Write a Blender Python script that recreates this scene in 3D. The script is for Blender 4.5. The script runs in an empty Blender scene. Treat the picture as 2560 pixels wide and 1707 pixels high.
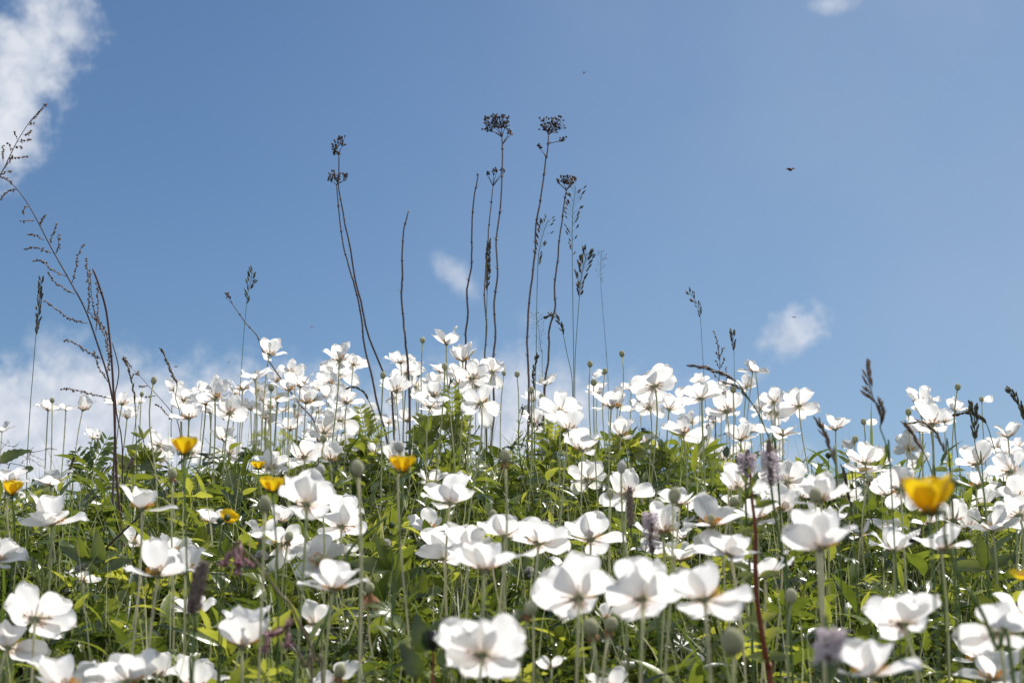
import bpy, math, random
import numpy as np
from mathutils import Vector, Matrix

# ------------------------------------------------------------------ camera, sky, sun, exposure
sc = bpy.context.scene
COL = sc.collection
rng = random.Random(7)
W, H, F = 2560.0, 1707.0, 4000.0
PITCH = math.radians(12.0)
CAM = Vector((0, 0, 0.62))
RIGHT = Vector((1, 0, 0))
FWD = Vector((0, math.cos(PITCH), math.sin(PITCH)))
UP = Vector((0, -math.sin(PITCH), math.cos(PITCH)))

cd = bpy.data.cameras.new("camera")
cam = bpy.data.objects.new("camera", cd)
COL.objects.link(cam)
cam.location = CAM
cam.rotation_euler = (math.pi / 2 + PITCH, 0, 0)
cd.sensor_width = 22.3
cd.lens = 22.3 * F / W
cd.clip_start = 0.02
cd.clip_end = 3000
cd.dof.use_dof = True
cd.dof.focus_distance = 2.55
cd.dof.aperture_fstop = 7.1
sc.camera = cam

SUN_AZ, SUN_EL = math.radians(52), math.radians(56)     # azimuth clockwise from +Y
SUN_DIR = Vector((math.sin(SUN_AZ) * math.cos(SUN_EL), math.cos(SUN_AZ) * math.cos(SUN_EL), math.sin(SUN_EL)))
sl = bpy.data.lights.new("sun", 'SUN')
sl.energy = 3.75
sl.angle = math.radians(0.5)
sl.color = (1.0, 0.955, 0.89)
so = bpy.data.objects.new("sun", sl)
COL.objects.link(so)
so.rotation_euler = (-SUN_DIR).to_track_quat('-Z', 'Y').to_euler()

sc.view_settings.view_transform = 'Standard'
sc.view_settings.look = 'None'
sc.view_settings.gamma = 1.0
sc.view_settings.exposure = 0.5
sc.render.engine = 'CYCLES'
sc.cycles.use_denoising = True
sc.cycles.max_bounces = 8
sc.cycles.diffuse_bounces = 4
sc.cycles.transmission_bounces = 6
sc.cycles.transparent_max_bounces = 6
sc.cycles.caustics_reflective = False
sc.cycles.caustics_refractive = False

world = bpy.data.worlds.new("World")
sc.world = world
world.use_nodes = True
wt = world.node_tree
wt.nodes.clear()


class NT:
    """small helper to wire math nodes"""
    def __init__(s, t): s.t = t
    def new(s, ty, **kw):
        n = s.t.nodes.new(ty)
        for k, v in kw.items(): setattr(n, k, v)
        return n
    def put(s, sock, v):
        if hasattr(v, 'is_output'): s.t.links.new(v, sock)
        else: sock.default_value = v
    def m(s, op, a, b=0.0, c=0.0, clamp=False):
        n = s.new('ShaderNodeMath', operation=op, use_clamp=clamp)
        s.put(n.inputs[0], a); s.put(n.inputs[1], b); s.put(n.inputs[2], c)
        return n.outputs[0]
    def smooth(s, v, lo, hi, o0=0.0, o1=1.0):
        n = s.new('ShaderNodeMapRange', interpolation_type='SMOOTHSTEP')
        s.put(n.inputs[0], v); n.inputs[1].default_value = lo; n.inputs[2].default_value = hi
        n.inputs[3].default_value = o0; n.inputs[4].default_value = o1
        return n.outputs[0]
    def noise(s, vec, scale, detail=4.0, rough=0.55, dist=0.0):
        n = s.new('ShaderNodeTexNoise')
        s.put(n.inputs['Vector'], vec); n.inputs['Scale'].default_value = scale
        n.inputs['Detail'].default_value = detail; n.inputs['Roughness'].default_value = rough
        n.inputs['Distortion'].default_value = dist
        return n.outputs['Fac']
    def comb(s, x, y, z):
        n = s.new('ShaderNodeCombineXYZ')
        for i, v in enumerate((x, y, z)): s.put(n.inputs[i], v)
        return n.outputs[0]
    def mix(s, f, a, b, mode='MIX'):
        n = s.new('ShaderNodeMix', data_type='RGBA', blend_type=mode)
        s.put(n.inputs[0], f)
        for sk, v in ((n.inputs[6], a), (n.inputs[7], b)):
            if hasattr(v, 'is_output'): s.t.links.new(v, sk)
            else: sk.default_value = (*v, 1) if len(v) == 3 else v
        return n.outputs[2]
    def ramp(s, v, stops, interp='LINEAR'):
        n = s.new('ShaderNodeValToRGB')
        n.color_ramp.interpolation = interp
        e = n.color_ramp.elements
        while len(e) < len(stops): e.new(0.5)
        for k, (p, c) in enumerate(stops):
            e[k].position = p; e[k].color = (*c, 1)
        s.put(n.inputs[0], v)
        return n.outputs[0]


def azel(px, py):
    d = (FWD * F + RIGHT * (px - W / 2) - UP * (py - H / 2)).normalized()
    return math.degrees(math.atan2(d.x, d.y)), math.degrees(math.asin(d.z))


w = NT(wt)
tc = w.new('ShaderNodeTexCoord')
sep = w.new('ShaderNodeSeparateXYZ')
wt.links.new(tc.outputs['Generated'], sep.inputs[0])
az = w.m('MULTIPLY', w.m('ARCTAN2', sep.outputs[0], sep.outputs[1]), 57.29578)
el = w.m('MULTIPLY', w.m('ARCSINE', sep.outputs[2]), 57.29578)
sky = w.new('ShaderNodeTexSky', sky_type='NISHITA')
sky.sun_disc = False
sky.sun_elevation = SUN_EL
sky.sun_rotation = SUN_AZ
sky.altitude = 300
sky.air_density = 1.0
sky.dust_density = 0.6
sky.ozone_density = 1.0
chart = w.comb(az, el, 0.0)
n_big = w.noise(chart, 0.42, 7.0, 0.58, 0.35)
n_fine = w.noise(chart, 1.3, 6.0, 0.6, 0.2)
nz = w.m('ADD', w.m('MULTIPLY', n_big, 0.62), w.m('MULTIPLY', n_fine, 0.38))
dens = None
# clouds: centre (as seen from the meadow), half sizes in degrees, turn, softness lo/hi, strength
CLOUDS = [
    ((40, 170), 2.7, 5.0, -27, 0.58, 0.90, 0.92),
    ((-10, 345), 2.2, 2.4, -20, 0.56, 0.90, 0.90),
    ((170, 50), 1.9, 1.6, -30, 0.60, 0.98, 0.7),
    ((1140, 690), 2.1, 0.85, -40, 0.64, 1.02, 0.55),
    ((1985, 835), 1.9, 1.3, 25, 0.62, 0.90, 0.68),
    ((1900, 935), 1.4, 0.6, 30, 0.75, 1.25, 0.40),
    ((2075, 10), 1.7, 0.6, 0, 0.62, 1.1, 0.6),
    ((110, 860), 1.2, 1.2, 0, 0.62, 1.1, 0.45),
    ((-40, 1000), 5.0, 1.9, 0, 0.55, 0.88, 0.80),
    ((230, 1130), 12.5, 3.7, 0, 0.44, 0.84, 0.98),
    ((720, 975), 6.0, 1.8, 0, 0.58, 1.15, 0.50),
    ((1250, 1060), 6.2, 3.1, 0, 0.47, 0.95, 0.93),
    ((1680, 1060), 3.0, 2.2, 20, 0.60, 1.15, 0.65),
    ((1990, 1150), 2.6, 1.2, -35, 0.62, 1.2, 0.55),
    ((1320, 800), 1.6, 1.6, 0, 0.70, 1.4, 0.30),
]
for (cx, cy), sa, se, rot, lo, hi, amt in CLOUDS:
    a0, e0 = azel(cx, cy)
    cr, sr = math.cos(math.radians(rot)), math.sin(math.radians(rot))
    dx = w.m('SUBTRACT', az, a0); dy = w.m('SUBTRACT', el, e0)
    u = w.m('DIVIDE', w.m('ADD', w.m('MULTIPLY', dx, cr), w.m('MULTIPLY', dy, sr)), sa)
    v = w.m('DIVIDE', w.m('SUBTRACT', w.m('MULTIPLY', dy, cr), w.m('MULTIPLY', dx, sr)), se)
    r2 = w.m('ADD', w.m('MULTIPLY', u, u), w.m('MULTIPLY', v, v))
    mask = w.m('SUBTRACT', 1.0, w.m('SQRT', r2))
    val = w.m('ADD', w.m('MULTIPLY', mask, 0.55), nz)
    dd = w.m('MULTIPLY', w.smooth(val, lo, hi), amt)
    dens = dd if dens is None else w.m('SUBTRACT', w.m('ADD', dens, dd), w.m('MULTIPLY', dens, dd))
# unseen bright cloud added round the rest of the horizon as fill light
fill_m = w.m('MULTIPLY', w.smooth(w.m('ABSOLUTE', az), 30, 45), w.smooth(w.noise(chart, 0.07, 8, 0.6), 0.42, 0.56))
dens = w.m('MAXIMUM', dens, w.m('MULTIPLY', fill_m, 0.9))
fill_gain = w.m('ADD', 1.0, w.m('MULTIPLY', fill_m, 0.9))        # brightens the unseen added clouds for stronger fill
# thin veil towards the sun
veil = w.m('MULTIPLY', w.smooth(az, -14, 22), w.m('ADD', 0.14, w.m('MULTIPLY', w.noise(chart, 0.12, 3, 0.5), 0.5)))
blue = w.mix(1.0, sky.outputs[0], (0.80, 1.0, 1.17), 'MULTIPLY')
base = w.mix(veil, blue, (5.2, 6.55, 8.3))
shade = w.noise(chart, 0.9, 5, 0.6, 0.3)
ccol = w.ramp(shade, [(0.35, (0.56, 0.63, 0.75)), (0.62, (0.80, 0.83, 0.90))])
csc = w.mix(1.0, w.mix(1.0, ccol, (12.4, 12.4, 12.4), 'MULTIPLY'), w.comb(fill_gain, fill_gain, fill_gain), 'MULTIPLY')
skyc = w.mix(dens, base, csc)
bg = w.new('ShaderNodeBackground')
bg.inputs['Strength'].default_value = 0.055
wt.links.new(skyc, bg.inputs['Color'])
wo = w.new('ShaderNodeOutputWorld')
wt.links.new(bg.outputs[0], wo.inputs['Surface'])

# ------------------------------------------------------------------ helpers
TILE0 = {'A': (800, 512 / 2007), 'B': (1100, 512 / 2007), 'C': (1350, 512 / 2249)}


def T(tile, zx, zy):
    y0, s = TILE0[tile[0]]
    return int(tile[1]) * 512 + zx * s, y0 + zy * s


def P(px, py, d):
    return CAM + FWD * d + RIGHT * ((px - W / 2) / F * d) - UP * ((py - H / 2) / F * d)


def to_px(p):
    q = p - CAM
    d = q.dot(FWD)
    return W / 2 + q.dot(RIGHT) / d * F, H / 2 - q.dot(UP) / d * F


def ground_np(x, y):
    """height of the meadow slope: rises from the camera to a rounded crest about 3 m away"""
    x = np.asarray(x, float); y = np.asarray(y, float)
    t = np.maximum(0, y - 2.75)
    z = 0.31 * np.maximum(y, -3) - 0.35 * np.minimum(t, 1.6) ** 2 - 0.81 * np.maximum(0, t - 1.6)
    xx = x + 0.10
    z = z - np.where(xx < 0, 0.125, 0.085) * xx ** 2 / (1 + (xx / 3.5) ** 2) - 0.02 * np.maximum(0, np.abs(xx) - 4)
    z = z + 0.012 * np.sin(x * 5.1 + 1.3) * np.sin(y * 4.3 + .5) + 0.02 * np.sin(x * 1.9 + 0.6) * np.cos(y * 1.6)
    return np.maximum(z, -3.0 + 0.3 * np.sin(x * .02) * np.cos(y * .023))


def ground(x, y): return float(ground_np(x, y))


def mesh_np(name, V, Fq, mats, tint=None, smooth=True):
    """V (n,3), Fq (m,4) quads"""
    V = np.asarray(V, np.float32); Fq = np.asarray(Fq, np.int32)
    me = bpy.data.meshes.new(name)
    k = Fq.shape[1]
    me.vertices.add(len(V)); me.vertices.foreach_set('co', V.ravel())
    me.loops.add(Fq.size); me.loops.foreach_set('vertex_index', Fq.ravel())
    me.polygons.add(len(Fq))
    me.polygons.foreach_set('loop_start', np.arange(0, Fq.size, k, dtype=np.int32))
    me.polygons.foreach_set('loop_total', np.full(len(Fq), k, np.int32))
    me.polygons.foreach_set('use_smooth', np.full(len(Fq), smooth, bool))
    if tint is not None:
        a = me.attributes.new('tint', 'FLOAT', 'POINT')
        a.data.foreach_set('value', np.asarray(tint, np.float32))
    for m_ in (mats if isinstance(mats, (list, tuple)) else [mats]): me.materials.append(m_)
    me.update(calc_edges=True)
    return me


class MB:
    """collects tubes, blobs and leaf shapes into one mesh"""
    def __init__(s): s.V = []; s.F = []; s.T = []; s.n = 0
    def add(s, V, Fq, tint=0.5):
        V = np.asarray(V, float)
        s.V.append(V); s.F.append(np.asarray(Fq, np.int64) + s.n); s.n += len(V)
        s.T.append(np.full(len(V), tint))
        return s
    def tube(s, pts, rad, n=6, tint=0.5):
        pts = np.array([tuple(p) for p in pts], float)
        k = len(pts)
        rad = np.full(k, rad) if np.isscalar(rad) else np.interp(np.linspace(0, 1, k), np.linspace(0, 1, len(rad)), rad)
        tg = np.gradient(pts, axis=0)
        tg /= np.linalg.norm(tg, axis=1)[:, None] + 1e-12
        ref = np.array([0.0, 1, 0]) if abs(tg[0][1]) < 0.9 else np.array([1.0, 0, 0])
        V = []
        for i in range(k):
            ref = ref - tg[i] * ref.dot(tg[i]); ref /= np.linalg.norm(ref) + 1e-12
            b = np.cross(tg[i], ref)
            a = np.arange(n) * 2 * np.pi / n
            V.append(pts[i] + rad[i] * (np.cos(a)[:, None] * ref + np.sin(a)[:, None] * b))
        V = np.concatenate(V)
        i, j = np.meshgrid(np.arange(k - 1), np.arange(n), indexing='ij')
        i = i.ravel(); j = j.ravel(); j2 = (j + 1) % n
        Fq = np.stack([i * n + j, i * n + j2, (i + 1) * n + j2, (i + 1) * n + j], 1)
        V = np.concatenate([V, pts[:1], pts[-1:]])
        c0, c1 = k * n, k * n + 1
        caps = []
        for q in range(0, n, 2):
            caps.append([c0, (q + 2) % n, (q + 1) % n, q])
            o = (k - 1) * n
            caps.append([c1, o + q, o + (q + 1) % n, o + (q + 2) % n])
        return s.add(V, np.concatenate([Fq, np.array(caps)]), tint)
    def blob(s, c, rx, axis=(0, 0, 1), length=None, nu=6, nv=5, tint=0.5, bump=0.0, seed=0):
        """ellipsoid of radius rx and half length `length` along axis"""
        a = Vector(axis).normalized()
        q = Vector((0, 0, 1)).rotation_difference(a).to_matrix()
        length = rx if length is None else length
        th = np.linspace(0, np.pi, nv + 1); ph = np.arange(nu) * 2 * np.pi / nu
        tt, pp = np.meshgrid(th, ph, indexing='ij')
        r = np.maximum(np.sin(tt), 0.02) * rx
        if bump:
            g = np.random.RandomState(seed)
            r = r * (1 + bump * (g.rand(*r.shape) - .5))
        V = np.stack([r * np.cos(pp), r * np.sin(pp), np.cos(tt) * length], -1).reshape(-1, 3)
        V = V @ np.array(q).T + np.array(tuple(c))
        i, j = np.meshgrid(np.arange(nv), np.arange(nu), indexing='ij')
        i = i.ravel(); j = j.ravel(); j2 = (j + 1) % nu
        return s.add(V, np.stack([i * nu + j, (i + 1) * nu + j, (i + 1) * nu + j2, i * nu + j2], 1), tint)
    def inst(s, tmpl, mat3, loc, tint=0.5):
        V, Fq = tmpl
        return s.add(V @ np.array(mat3).T + np.array(tuple(loc)), Fq, tint)
    def mesh(s, name, mats, smooth=True):
        return mesh_np(name, np.concatenate(s.V), np.concatenate(s.F), mats, np.concatenate(s.T), smooth)


def thing(name, loc, label=None, cat=None, group=None):
    o = bpy.data.objects.new(name, None)
    o.empty_display_size = 0.02
    COL.objects.link(o)
    o.location = loc
    o['kind'] = 'thing'
    if label: o['label'] = label
    if cat: o['category'] = cat
    if group: o['group'] = group
    return o


def part(name, me, parent, mw=None, label=None):
    """me holds world coordinates when mw is None"""
    o = bpy.data.objects.new(name, me)
    COL.objects.link(o)
    o.parent = parent
    top = parent
    while top.parent: top = top.parent
    off = Matrix.Translation(-top.location)
    m_ = off @ mw if mw is not None else off
    if parent is not top: m_ = parent.matrix_basis.inverted() @ m_
    o.matrix_basis = m_
    if label: o['label'] = label
    return o


def solo(name, me, kind=None, label=None, cat=None):
    o = bpy.data.objects.new(name, me)
    COL.objects.link(o)
    if kind: o['kind'] = kind
    if label: o['label'] = label
    if cat: o['category'] = cat
    return o


def bez(p0, p1, p2, p3, n):
    out = []
    for i in range(n):
        t = i / (n - 1); s = 1 - t
        out.append(p0 * s ** 3 + p1 * 3 * s * s * t + p2 * 3 * s * t * t + p3 * t ** 3)
    return out


def spline(pts, n=6):
    """Catmull-Rom through points"""
    pts = [Vector(p) for p in pts]
    if len(pts) < 3:
        return [pts[0].lerp(pts[-1], i / n) for i in range(n + 1)]
    q = [pts[0] * 2 - pts[1]] + pts + [pts[-1] * 2 - pts[-2]]
    out = []
    for i in range(1, len(q) - 2):
        a, b, c, d = q[i - 1:i + 3]
        for k in range(n):
            t = k / n
            out.append(0.5 * ((2 * b) + (c - a) * t + (2 * a - 5 * b + 4 * c - d) * t * t + (3 * b - a - 3 * c + d) * t ** 3))
    out.append(q[-2])
    return out

# ------------------------------------------------------------------ materials


def mat(name):
    m_ = bpy.data.materials.new(name)
    m_.use_nodes = True
    t = m_.node_tree
    t.nodes.clear()
    return m_, NT(t), t.nodes.new('ShaderNodeOutputMaterial')


def leafy(name, stops, trans=0.4, tcol=(1.5, 1.6, 0.7), rough=0.45, spec=0.35, nscale=60.0, bump=0.15, sheen=0.0):
    """thin leaf or stem: reflects and lets light through; colour varies leaf by leaf (tint) and over its surface"""
    m_, n, out = mat(name)
    at = n.new('ShaderNodeAttribute', attribute_name='tint')
    oi = n.new('ShaderNodeObjectInfo')
    tcn = n.new('ShaderNodeTexCoord')
    nz_ = n.noise(tcn.outputs['Object'], nscale, 3, 0.6)
    v = n.m('ADD', at.outputs['Fac'], n.m('MULTIPLY', n.m('SUBTRACT', nz_, 0.5), 0.5))
    v = n.m('ADD', v, n.m('MULTIPLY', n.m('SUBTRACT', oi.outputs['Random'], 0.5), 0.25), clamp=True)
    c = n.ramp(v, stops)
    pr = n.new('ShaderNodeBsdfPrincipled')
    n.t.links.new(c, pr.inputs['Base Color'])
    pr.inputs['Roughness'].default_value = rough
    pr.inputs['Specular IOR Level'].default_value = spec
    if sheen:
        pr.inputs['Sheen Weight'].default_value = sheen; pr.inputs['Sheen Roughness'].default_value = 0.35
    if bump:
        b = n.new('ShaderNodeBump')
        b.inputs['Strength'].default_value = bump; b.inputs['Distance'].default_value = 0.002
        n.t.links.new(n.noise(tcn.outputs['Object'], nscale * 6, 2), b.inputs['Height'])
        n.t.links.new(b.outputs[0], pr.inputs['Normal'])
    if trans:
        tr = n.new('ShaderNodeBsdfTranslucent')
        n.t.links.new(n.mix(1.0, c, tcol, 'MULTIPLY'), tr.inputs['Color'])
        mx = n.new('ShaderNodeMixShader')
        mx.inputs[0].default_value = trans
        n.t.links.new(pr.outputs[0], mx.inputs[1]); n.t.links.new(tr.outputs[0], mx.inputs[2])
        n.t.links.new(mx.outputs[0], out.inputs['Surface'])
    else:
        n.t.links.new(pr.outputs[0], out.inputs['Surface'])
    return m_


def petal_mat(name, stops, vein, trans, rough=0.5, spec=0.25, tcol=(1.02, 1.0, 0.975)):
    m_, n, out = mat(name)
    tcn = n.new('ShaderNodeTexCoord')
    sp = n.new('ShaderNodeSeparateXYZ')
    n.t.links.new(tcn.outputs['Object'], sp.inputs[0])
    oi = n.new('ShaderNodeObjectInfo')
    x = sp.outputs[0]
    # veins fan out from the base: angle from the midrib is constant along a vein
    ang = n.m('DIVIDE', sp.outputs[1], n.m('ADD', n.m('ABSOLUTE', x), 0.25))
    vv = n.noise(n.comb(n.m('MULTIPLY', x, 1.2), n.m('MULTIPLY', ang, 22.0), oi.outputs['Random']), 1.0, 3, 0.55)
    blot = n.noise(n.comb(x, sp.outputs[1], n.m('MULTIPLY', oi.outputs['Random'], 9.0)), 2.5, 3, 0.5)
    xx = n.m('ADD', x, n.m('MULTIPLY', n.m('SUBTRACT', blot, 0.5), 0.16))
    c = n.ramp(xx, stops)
    c = n.mix(n.smooth(vv, 0.56, 0.8), c, vein)
    # a few small brown nibbles and spots, as on any older petal
    vo = n.new('ShaderNodeTexVoronoi')
    n.put(vo.inputs['Vector'], n.comb(x, sp.outputs[1], n.m('MULTIPLY', oi.outputs['Random'], 37.0)))
    vo.inputs['Scale'].default_value = 3.5
    spot = n.m('MULTIPLY', n.smooth(vo.outputs['Distance'], 0.03, 0.075, 1.0, 0.0), n.smooth(oi.outputs['Random'], 0.70, 0.72))
    c = n.mix(n.m('MULTIPLY', spot, 0.75), c, (0.40, 0.27, 0.14))
    pr = n.new('ShaderNodeBsdfPrincipled')
    n.t.links.new(c, pr.inputs['Base Color'])
    pr.inputs['Roughness'].default_value = rough
    pr.inputs['Specular IOR Level'].default_value = spec
    b = n.new('ShaderNodeBump')
    b.inputs['Strength'].default_value = 0.5; b.inputs['Distance'].default_value = 0.03
    n.t.links.new(vv, b.inputs['Height'])
    n.t.links.new(b.outputs[0], pr.inputs['Normal'])
    tr = n.new('ShaderNodeBsdfTranslucent')
    n.t.links.new(n.mix(1.0, c, tcol, 'MULTIPLY'), tr.inputs['Color'])
    mx = n.new('ShaderNodeMixShader')
    mx.inputs[0].default_value = trans
    n.t.links.new(pr.outputs[0], mx.inputs[1]); n.t.links.new(tr.outputs[0], mx.inputs[2])
    n.t.links.new(mx.outputs[0], out.inputs['Surface'])
    return m_


WHITE = petal_mat("white_petal", [(0.0, (0.72, 0.65, 0.45)), (0.10, (0.87, 0.82, 0.72)), (0.22, (0.91, 0.875, 0.87)),  # tan base paints the stamens' shadow showing through; pinkish tint is the petal's own
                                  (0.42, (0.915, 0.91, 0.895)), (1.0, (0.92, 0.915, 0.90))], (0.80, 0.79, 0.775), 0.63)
BROWNP = petal_mat("withered_petal", [(0.0, (0.35, 0.20, 0.09)), (0.4, (0.45, 0.25, 0.14)), (1.0, (0.62, 0.48, 0.36))],
                   (0.33, 0.17, 0.09), 0.35)
YELLOW = petal_mat("buttercup_petal", [(0.0, (0.74, 0.44, 0.01)), (0.3, (0.88, 0.62, 0.012)), (1.0, (0.92, 0.71, 0.025))],
               (0.80, 0.56, 0.012), 0.52, 0.22, 0.5, (1, .95, .8))
STEM = leafy("downy_stem", [(0.0, (0.36, 0.39, 0.21)), (0.5, (0.50, 0.50, 0.31)), (1.0, (0.62, 0.57, 0.42))], 0.35, (1.3, 1.3, .9), 0.6, 0.25, 40, 0.4, sheen=0.7)
GSTEM = leafy("green_stem", [(0.0, (0.08, 0.13, 0.03)), (1.0, (0.16, 0.22, 0.06))], 0.2, nscale=40)
RSTEM = leafy("red_stem", [(0.0, (0.16, 0.04, 0.025)), (1.0, (0.28, 0.07, 0.035))], 0.1, nscale=40)
DRY = leafy("dry_stalk", [(0.0, (0.07, 0.052, 0.05)), (0.5, (0.145, 0.105, 0.098)), (1.0, (0.27, 0.205, 0.185))], 0.0, rough=0.7, nscale=90, bump=0.5)
MAROON = leafy("dry_maroon_stalk", [(0.0, (0.055, 0.025, 0.022)), (1.0, (0.14, 0.07, 0.06))], 0.0, rough=0.55, nscale=60, bump=0.3)
HEADB = leafy("dark_seed", [(0.0, (0.035, 0.022, 0.018)), (0.6, (0.11, 0.066, 0.045)), (1.0, (0.26, 0.15, 0.08))], 0.0, rough=0.8, nscale=300, bump=0.6)
MUGB = leafy("mugwort_bud", [(0.0, (0.12, 0.085, 0.075)), (1.0, (0.32, 0.24, 0.20))], 0.0, rough=0.8, nscale=200, bump=0.4)
GRAIN = leafy("grass_spikelet", [(0.0, (0.05, 0.045, 0.036)), (0.5, (0.11, 0.095, 0.065)), (1.0, (0.22, 0.19, 0.11))], 0.15, (1.2, 1.2, .8), nscale=200)
BGRAIN = leafy("brown_spikelet", [(0.0, (0.10, 0.06, 0.045)), (0.5, (0.20, 0.13, 0.095)), (1.0, (0.34, 0.24, 0.17))], 0.15, (1.2, 1.1, .9), nscale=200)
FELT = leafy("felted_seed_head", [(0.0, (0.44, 0.44, 0.22)), (0.5, (0.60, 0.57, 0.34)), (1.0, (0.74, 0.69, 0.47))], 0.12, (1.1, 1.1, .8), rough=0.9, spec=0.1, nscale=500, bump=0.8, sheen=0.5)
WOOL = leafy("woolly_white", [(0.0, (0.6, 0.57, 0.5)), (1.0, (0.8, 0.77, 0.72))], 0.2, (1, 1, 1), rough=0.9, spec=0.1, nscale=400, bump=0.8)
ORANGE = leafy("stamens", [(0.0, (0.72, 0.40, 0.07)), (1.0, (0.85, 0.62, 0.18))], 0.5, (1.1, 1, .8), nscale=300)
STUB = leafy("withered_stub", [(0.0, (0.30, 0.14, 0.06)), (1.0, (0.48, 0.26, 0.12))], 0.3, (1.2, 1, .8), nscale=200)
PINKF = leafy("lilac_filament", [(0.0, (0.80, 0.66, 0.70)), (1.0, (0.93, 0.86, 0.88))], 0.4, (1, 1, 1), nscale=300, bump=0)
PLANT = leafy("plantain_spike", [(0.0, (0.15, 0.105, 0.09)), (0.5, (0.30, 0.21, 0.18)), (1.0, (0.42, 0.35, 0.26))], 0.0, rough=0.8, nscale=500, bump=0.8)
CSTEM = leafy("catchfly_stem", [(0.0, (0.14, 0.11, 0.06)), (1.0, (0.26, 0.19, 0.12))], 0.1, nscale=60)
CATCH = leafy("pink_calyx", [(0.0, (0.16, 0.08, 0.07)), (0.5, (0.30, 0.15, 0.15)), (1.0, (0.62, 0.32, 0.40))], 0.2, (1, 1, 1), nscale=120)
LEAF = leafy("meadow_leaf", [(0.0, (0.022, 0.040, 0.012)), (0.35, (0.068, 0.100, 0.025)), (0.65, (0.135, 0.172, 0.040)), (1.0, (0.29, 0.325, 0.09))],
             0.45, (2.2, 1.95, 0.80), 0.30, 0.7, 45)
GREYLEAF = leafy("grey_green_leaf", [(0.0, (0.04, 0.07, 0.03)), (1.0, (0.11, 0.15, 0.06))], 0.3, (1.6, 1.6, .8), 0.6, 0.3, 80)
LIME = leafy("lime_leaf", [(0.0, (0.12, 0.18, 0.02)), (1.0, (0.22, 0.27, 0.035))], 0.5, (1.6, 1.5, .7), 0.5, 0.35, 60)
BLADE = leafy("grass_blade", [(0.0, (0.04, 0.07, 0.014)), (0.5, (0.10, 0.145, 0.030)), (0.8, (0.19, 0.22, 0.07)), (1.0, (0.42, 0.39, 0.23))],
              0.38, (1.8, 1.8, .8), 0.4, 0.5, 25)
LITTER = leafy("dead_leaf", [(0.0, (0.03, 0.018, 0.010)), (0.6, (0.085, 0.05, 0.028)), (1.0, (0.20, 0.13, 0.07))], 0.15, (1, 1, 1), 0.8, 0.2, 60)
INSECT = leafy("insect_shell", [(0.0, (0.006, 0.005, 0.005)), (1.0, (0.03, 0.022, 0.018))], 0.0, rough=0.3, spec=0.5, nscale=300)
WING = leafy("insect_wing", [(0.0, (0.35, 0.20, 0.14)), (1.0, (0.5, 0.32, 0.24))], 0.6, (1, 1, 1), 0.3, nscale=200, bump=0)

# soil under the plants
SOIL, n_, out_ = mat("soil")
tcn_ = n_.new('ShaderNodeTexCoord')
g1 = n_.noise(tcn_.outputs['Object'], 9, 6, 0.65)
g2 = n_.noise(tcn_.outputs['Object'], 130, 4, 0.6)
cc = n_.ramp(n_.m('ADD', n_.m('MULTIPLY', g1, 0.5), n_.m('MULTIPLY', g2, 0.5)), [(0.3, (0.012, 0.010, 0.006)), (0.55, (0.035, 0.030, 0.014)), (0.8, (0.05, 0.06, 0.02))])
pr_ = n_.new('ShaderNodeBsdfPrincipled')
n_.t.links.new(cc, pr_.inputs['Base Color']); pr_.inputs['Roughness'].default_value = 0.95
bp_ = n_.new('ShaderNodeBump'); bp_.inputs['Strength'].default_value = 0.8; bp_.inputs['Distance'].default_value = 0.02
n_.t.links.new(g2, bp_.inputs['Height']); n_.t.links.new(bp_.outputs[0], pr_.inputs['Normal'])
n_.t.links.new(pr_.outputs[0], out_.inputs['Surface'])
# ------------------------------------------------------------------ ground sheet
def axis_lin(lo, hi, n_in, far, n_out):
    g = np.geomspace(1, far, n_out)
    a = np.linspace(lo, hi, n_in)
    return np.concatenate([lo - (g[::-1]), a, hi + g])


gx = axis_lin(-5, 5, 120, 900, 22)
gy = axis_lin(-4, 8, 140, 900, 22)
GX, GY = np.meshgrid(gx, gy, indexing='ij')
GZ = ground_np(GX, GY)
i_, j_ = np.meshgrid(np.arange(len(gx) - 1), np.arange(len(gy) - 1), indexing='ij')
i_ = i_.ravel(); j_ = j_.ravel(); ny = len(gy)
FQ = np.stack([i_ * ny + j_, (i_ + 1) * ny + j_, (i_ + 1) * ny + j_ + 1, i_ * ny + j_ + 1], 1)
solo("ground", mesh_np("ground", np.stack([GX, GY, GZ], -1).reshape(-1, 3), FQ, SOIL), kind="structure")


# ------------------------------------------------------------------ leaf shapes (unit length along +X, normal +Z)
def leaf_strip(us, hw, droop=0.25, fold=0.25, wav=0.0, seed=0):
    """midrib plus two edges; us stations, hw half widths"""
    g = np.random.RandomState(seed)
    V = []
    for u_, h_ in zip(us, hw):
        z = -droop * u_ * u_
        dz = fold * h_ + wav * (g.rand(2) - .5)
        V += [(u_, -h_, z + (dz if np.isscalar(dz) else dz[0])), (u_, 0, z), (u_, h_, z + (dz if np.isscalar(dz) else dz[1]))]
    V = np.array(V)
    k = len(us)
    Fq = []
    for i in range(k - 1):
        for c in (0, 1):
            Fq.append([i * 3 + c, (i + 1) * 3 + c, (i + 1) * 3 + c + 1, i * 3 + c + 1])
    return V, np.array(Fq)


def join(tmpls):
    Vs, Fs, n = [], [], 0
    for V, Fq in tmpls:
        Vs.append(V); Fs.append(Fq + n); n += len(V)
    return np.concatenate(Vs), np.concatenate(Fs)


def xf(t, rz=0, s=1, loc=(0, 0, 0), rx=0, ry=0):
    m3 = Matrix.Rotation(rz, 3, 'Z') @ Matrix.Rotation(ry, 3, 'Y') @ Matrix.Rotation(rx, 3, 'X') * s
    return t[0] @ np.array(m3).T + np.array(loc), t[1]


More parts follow.
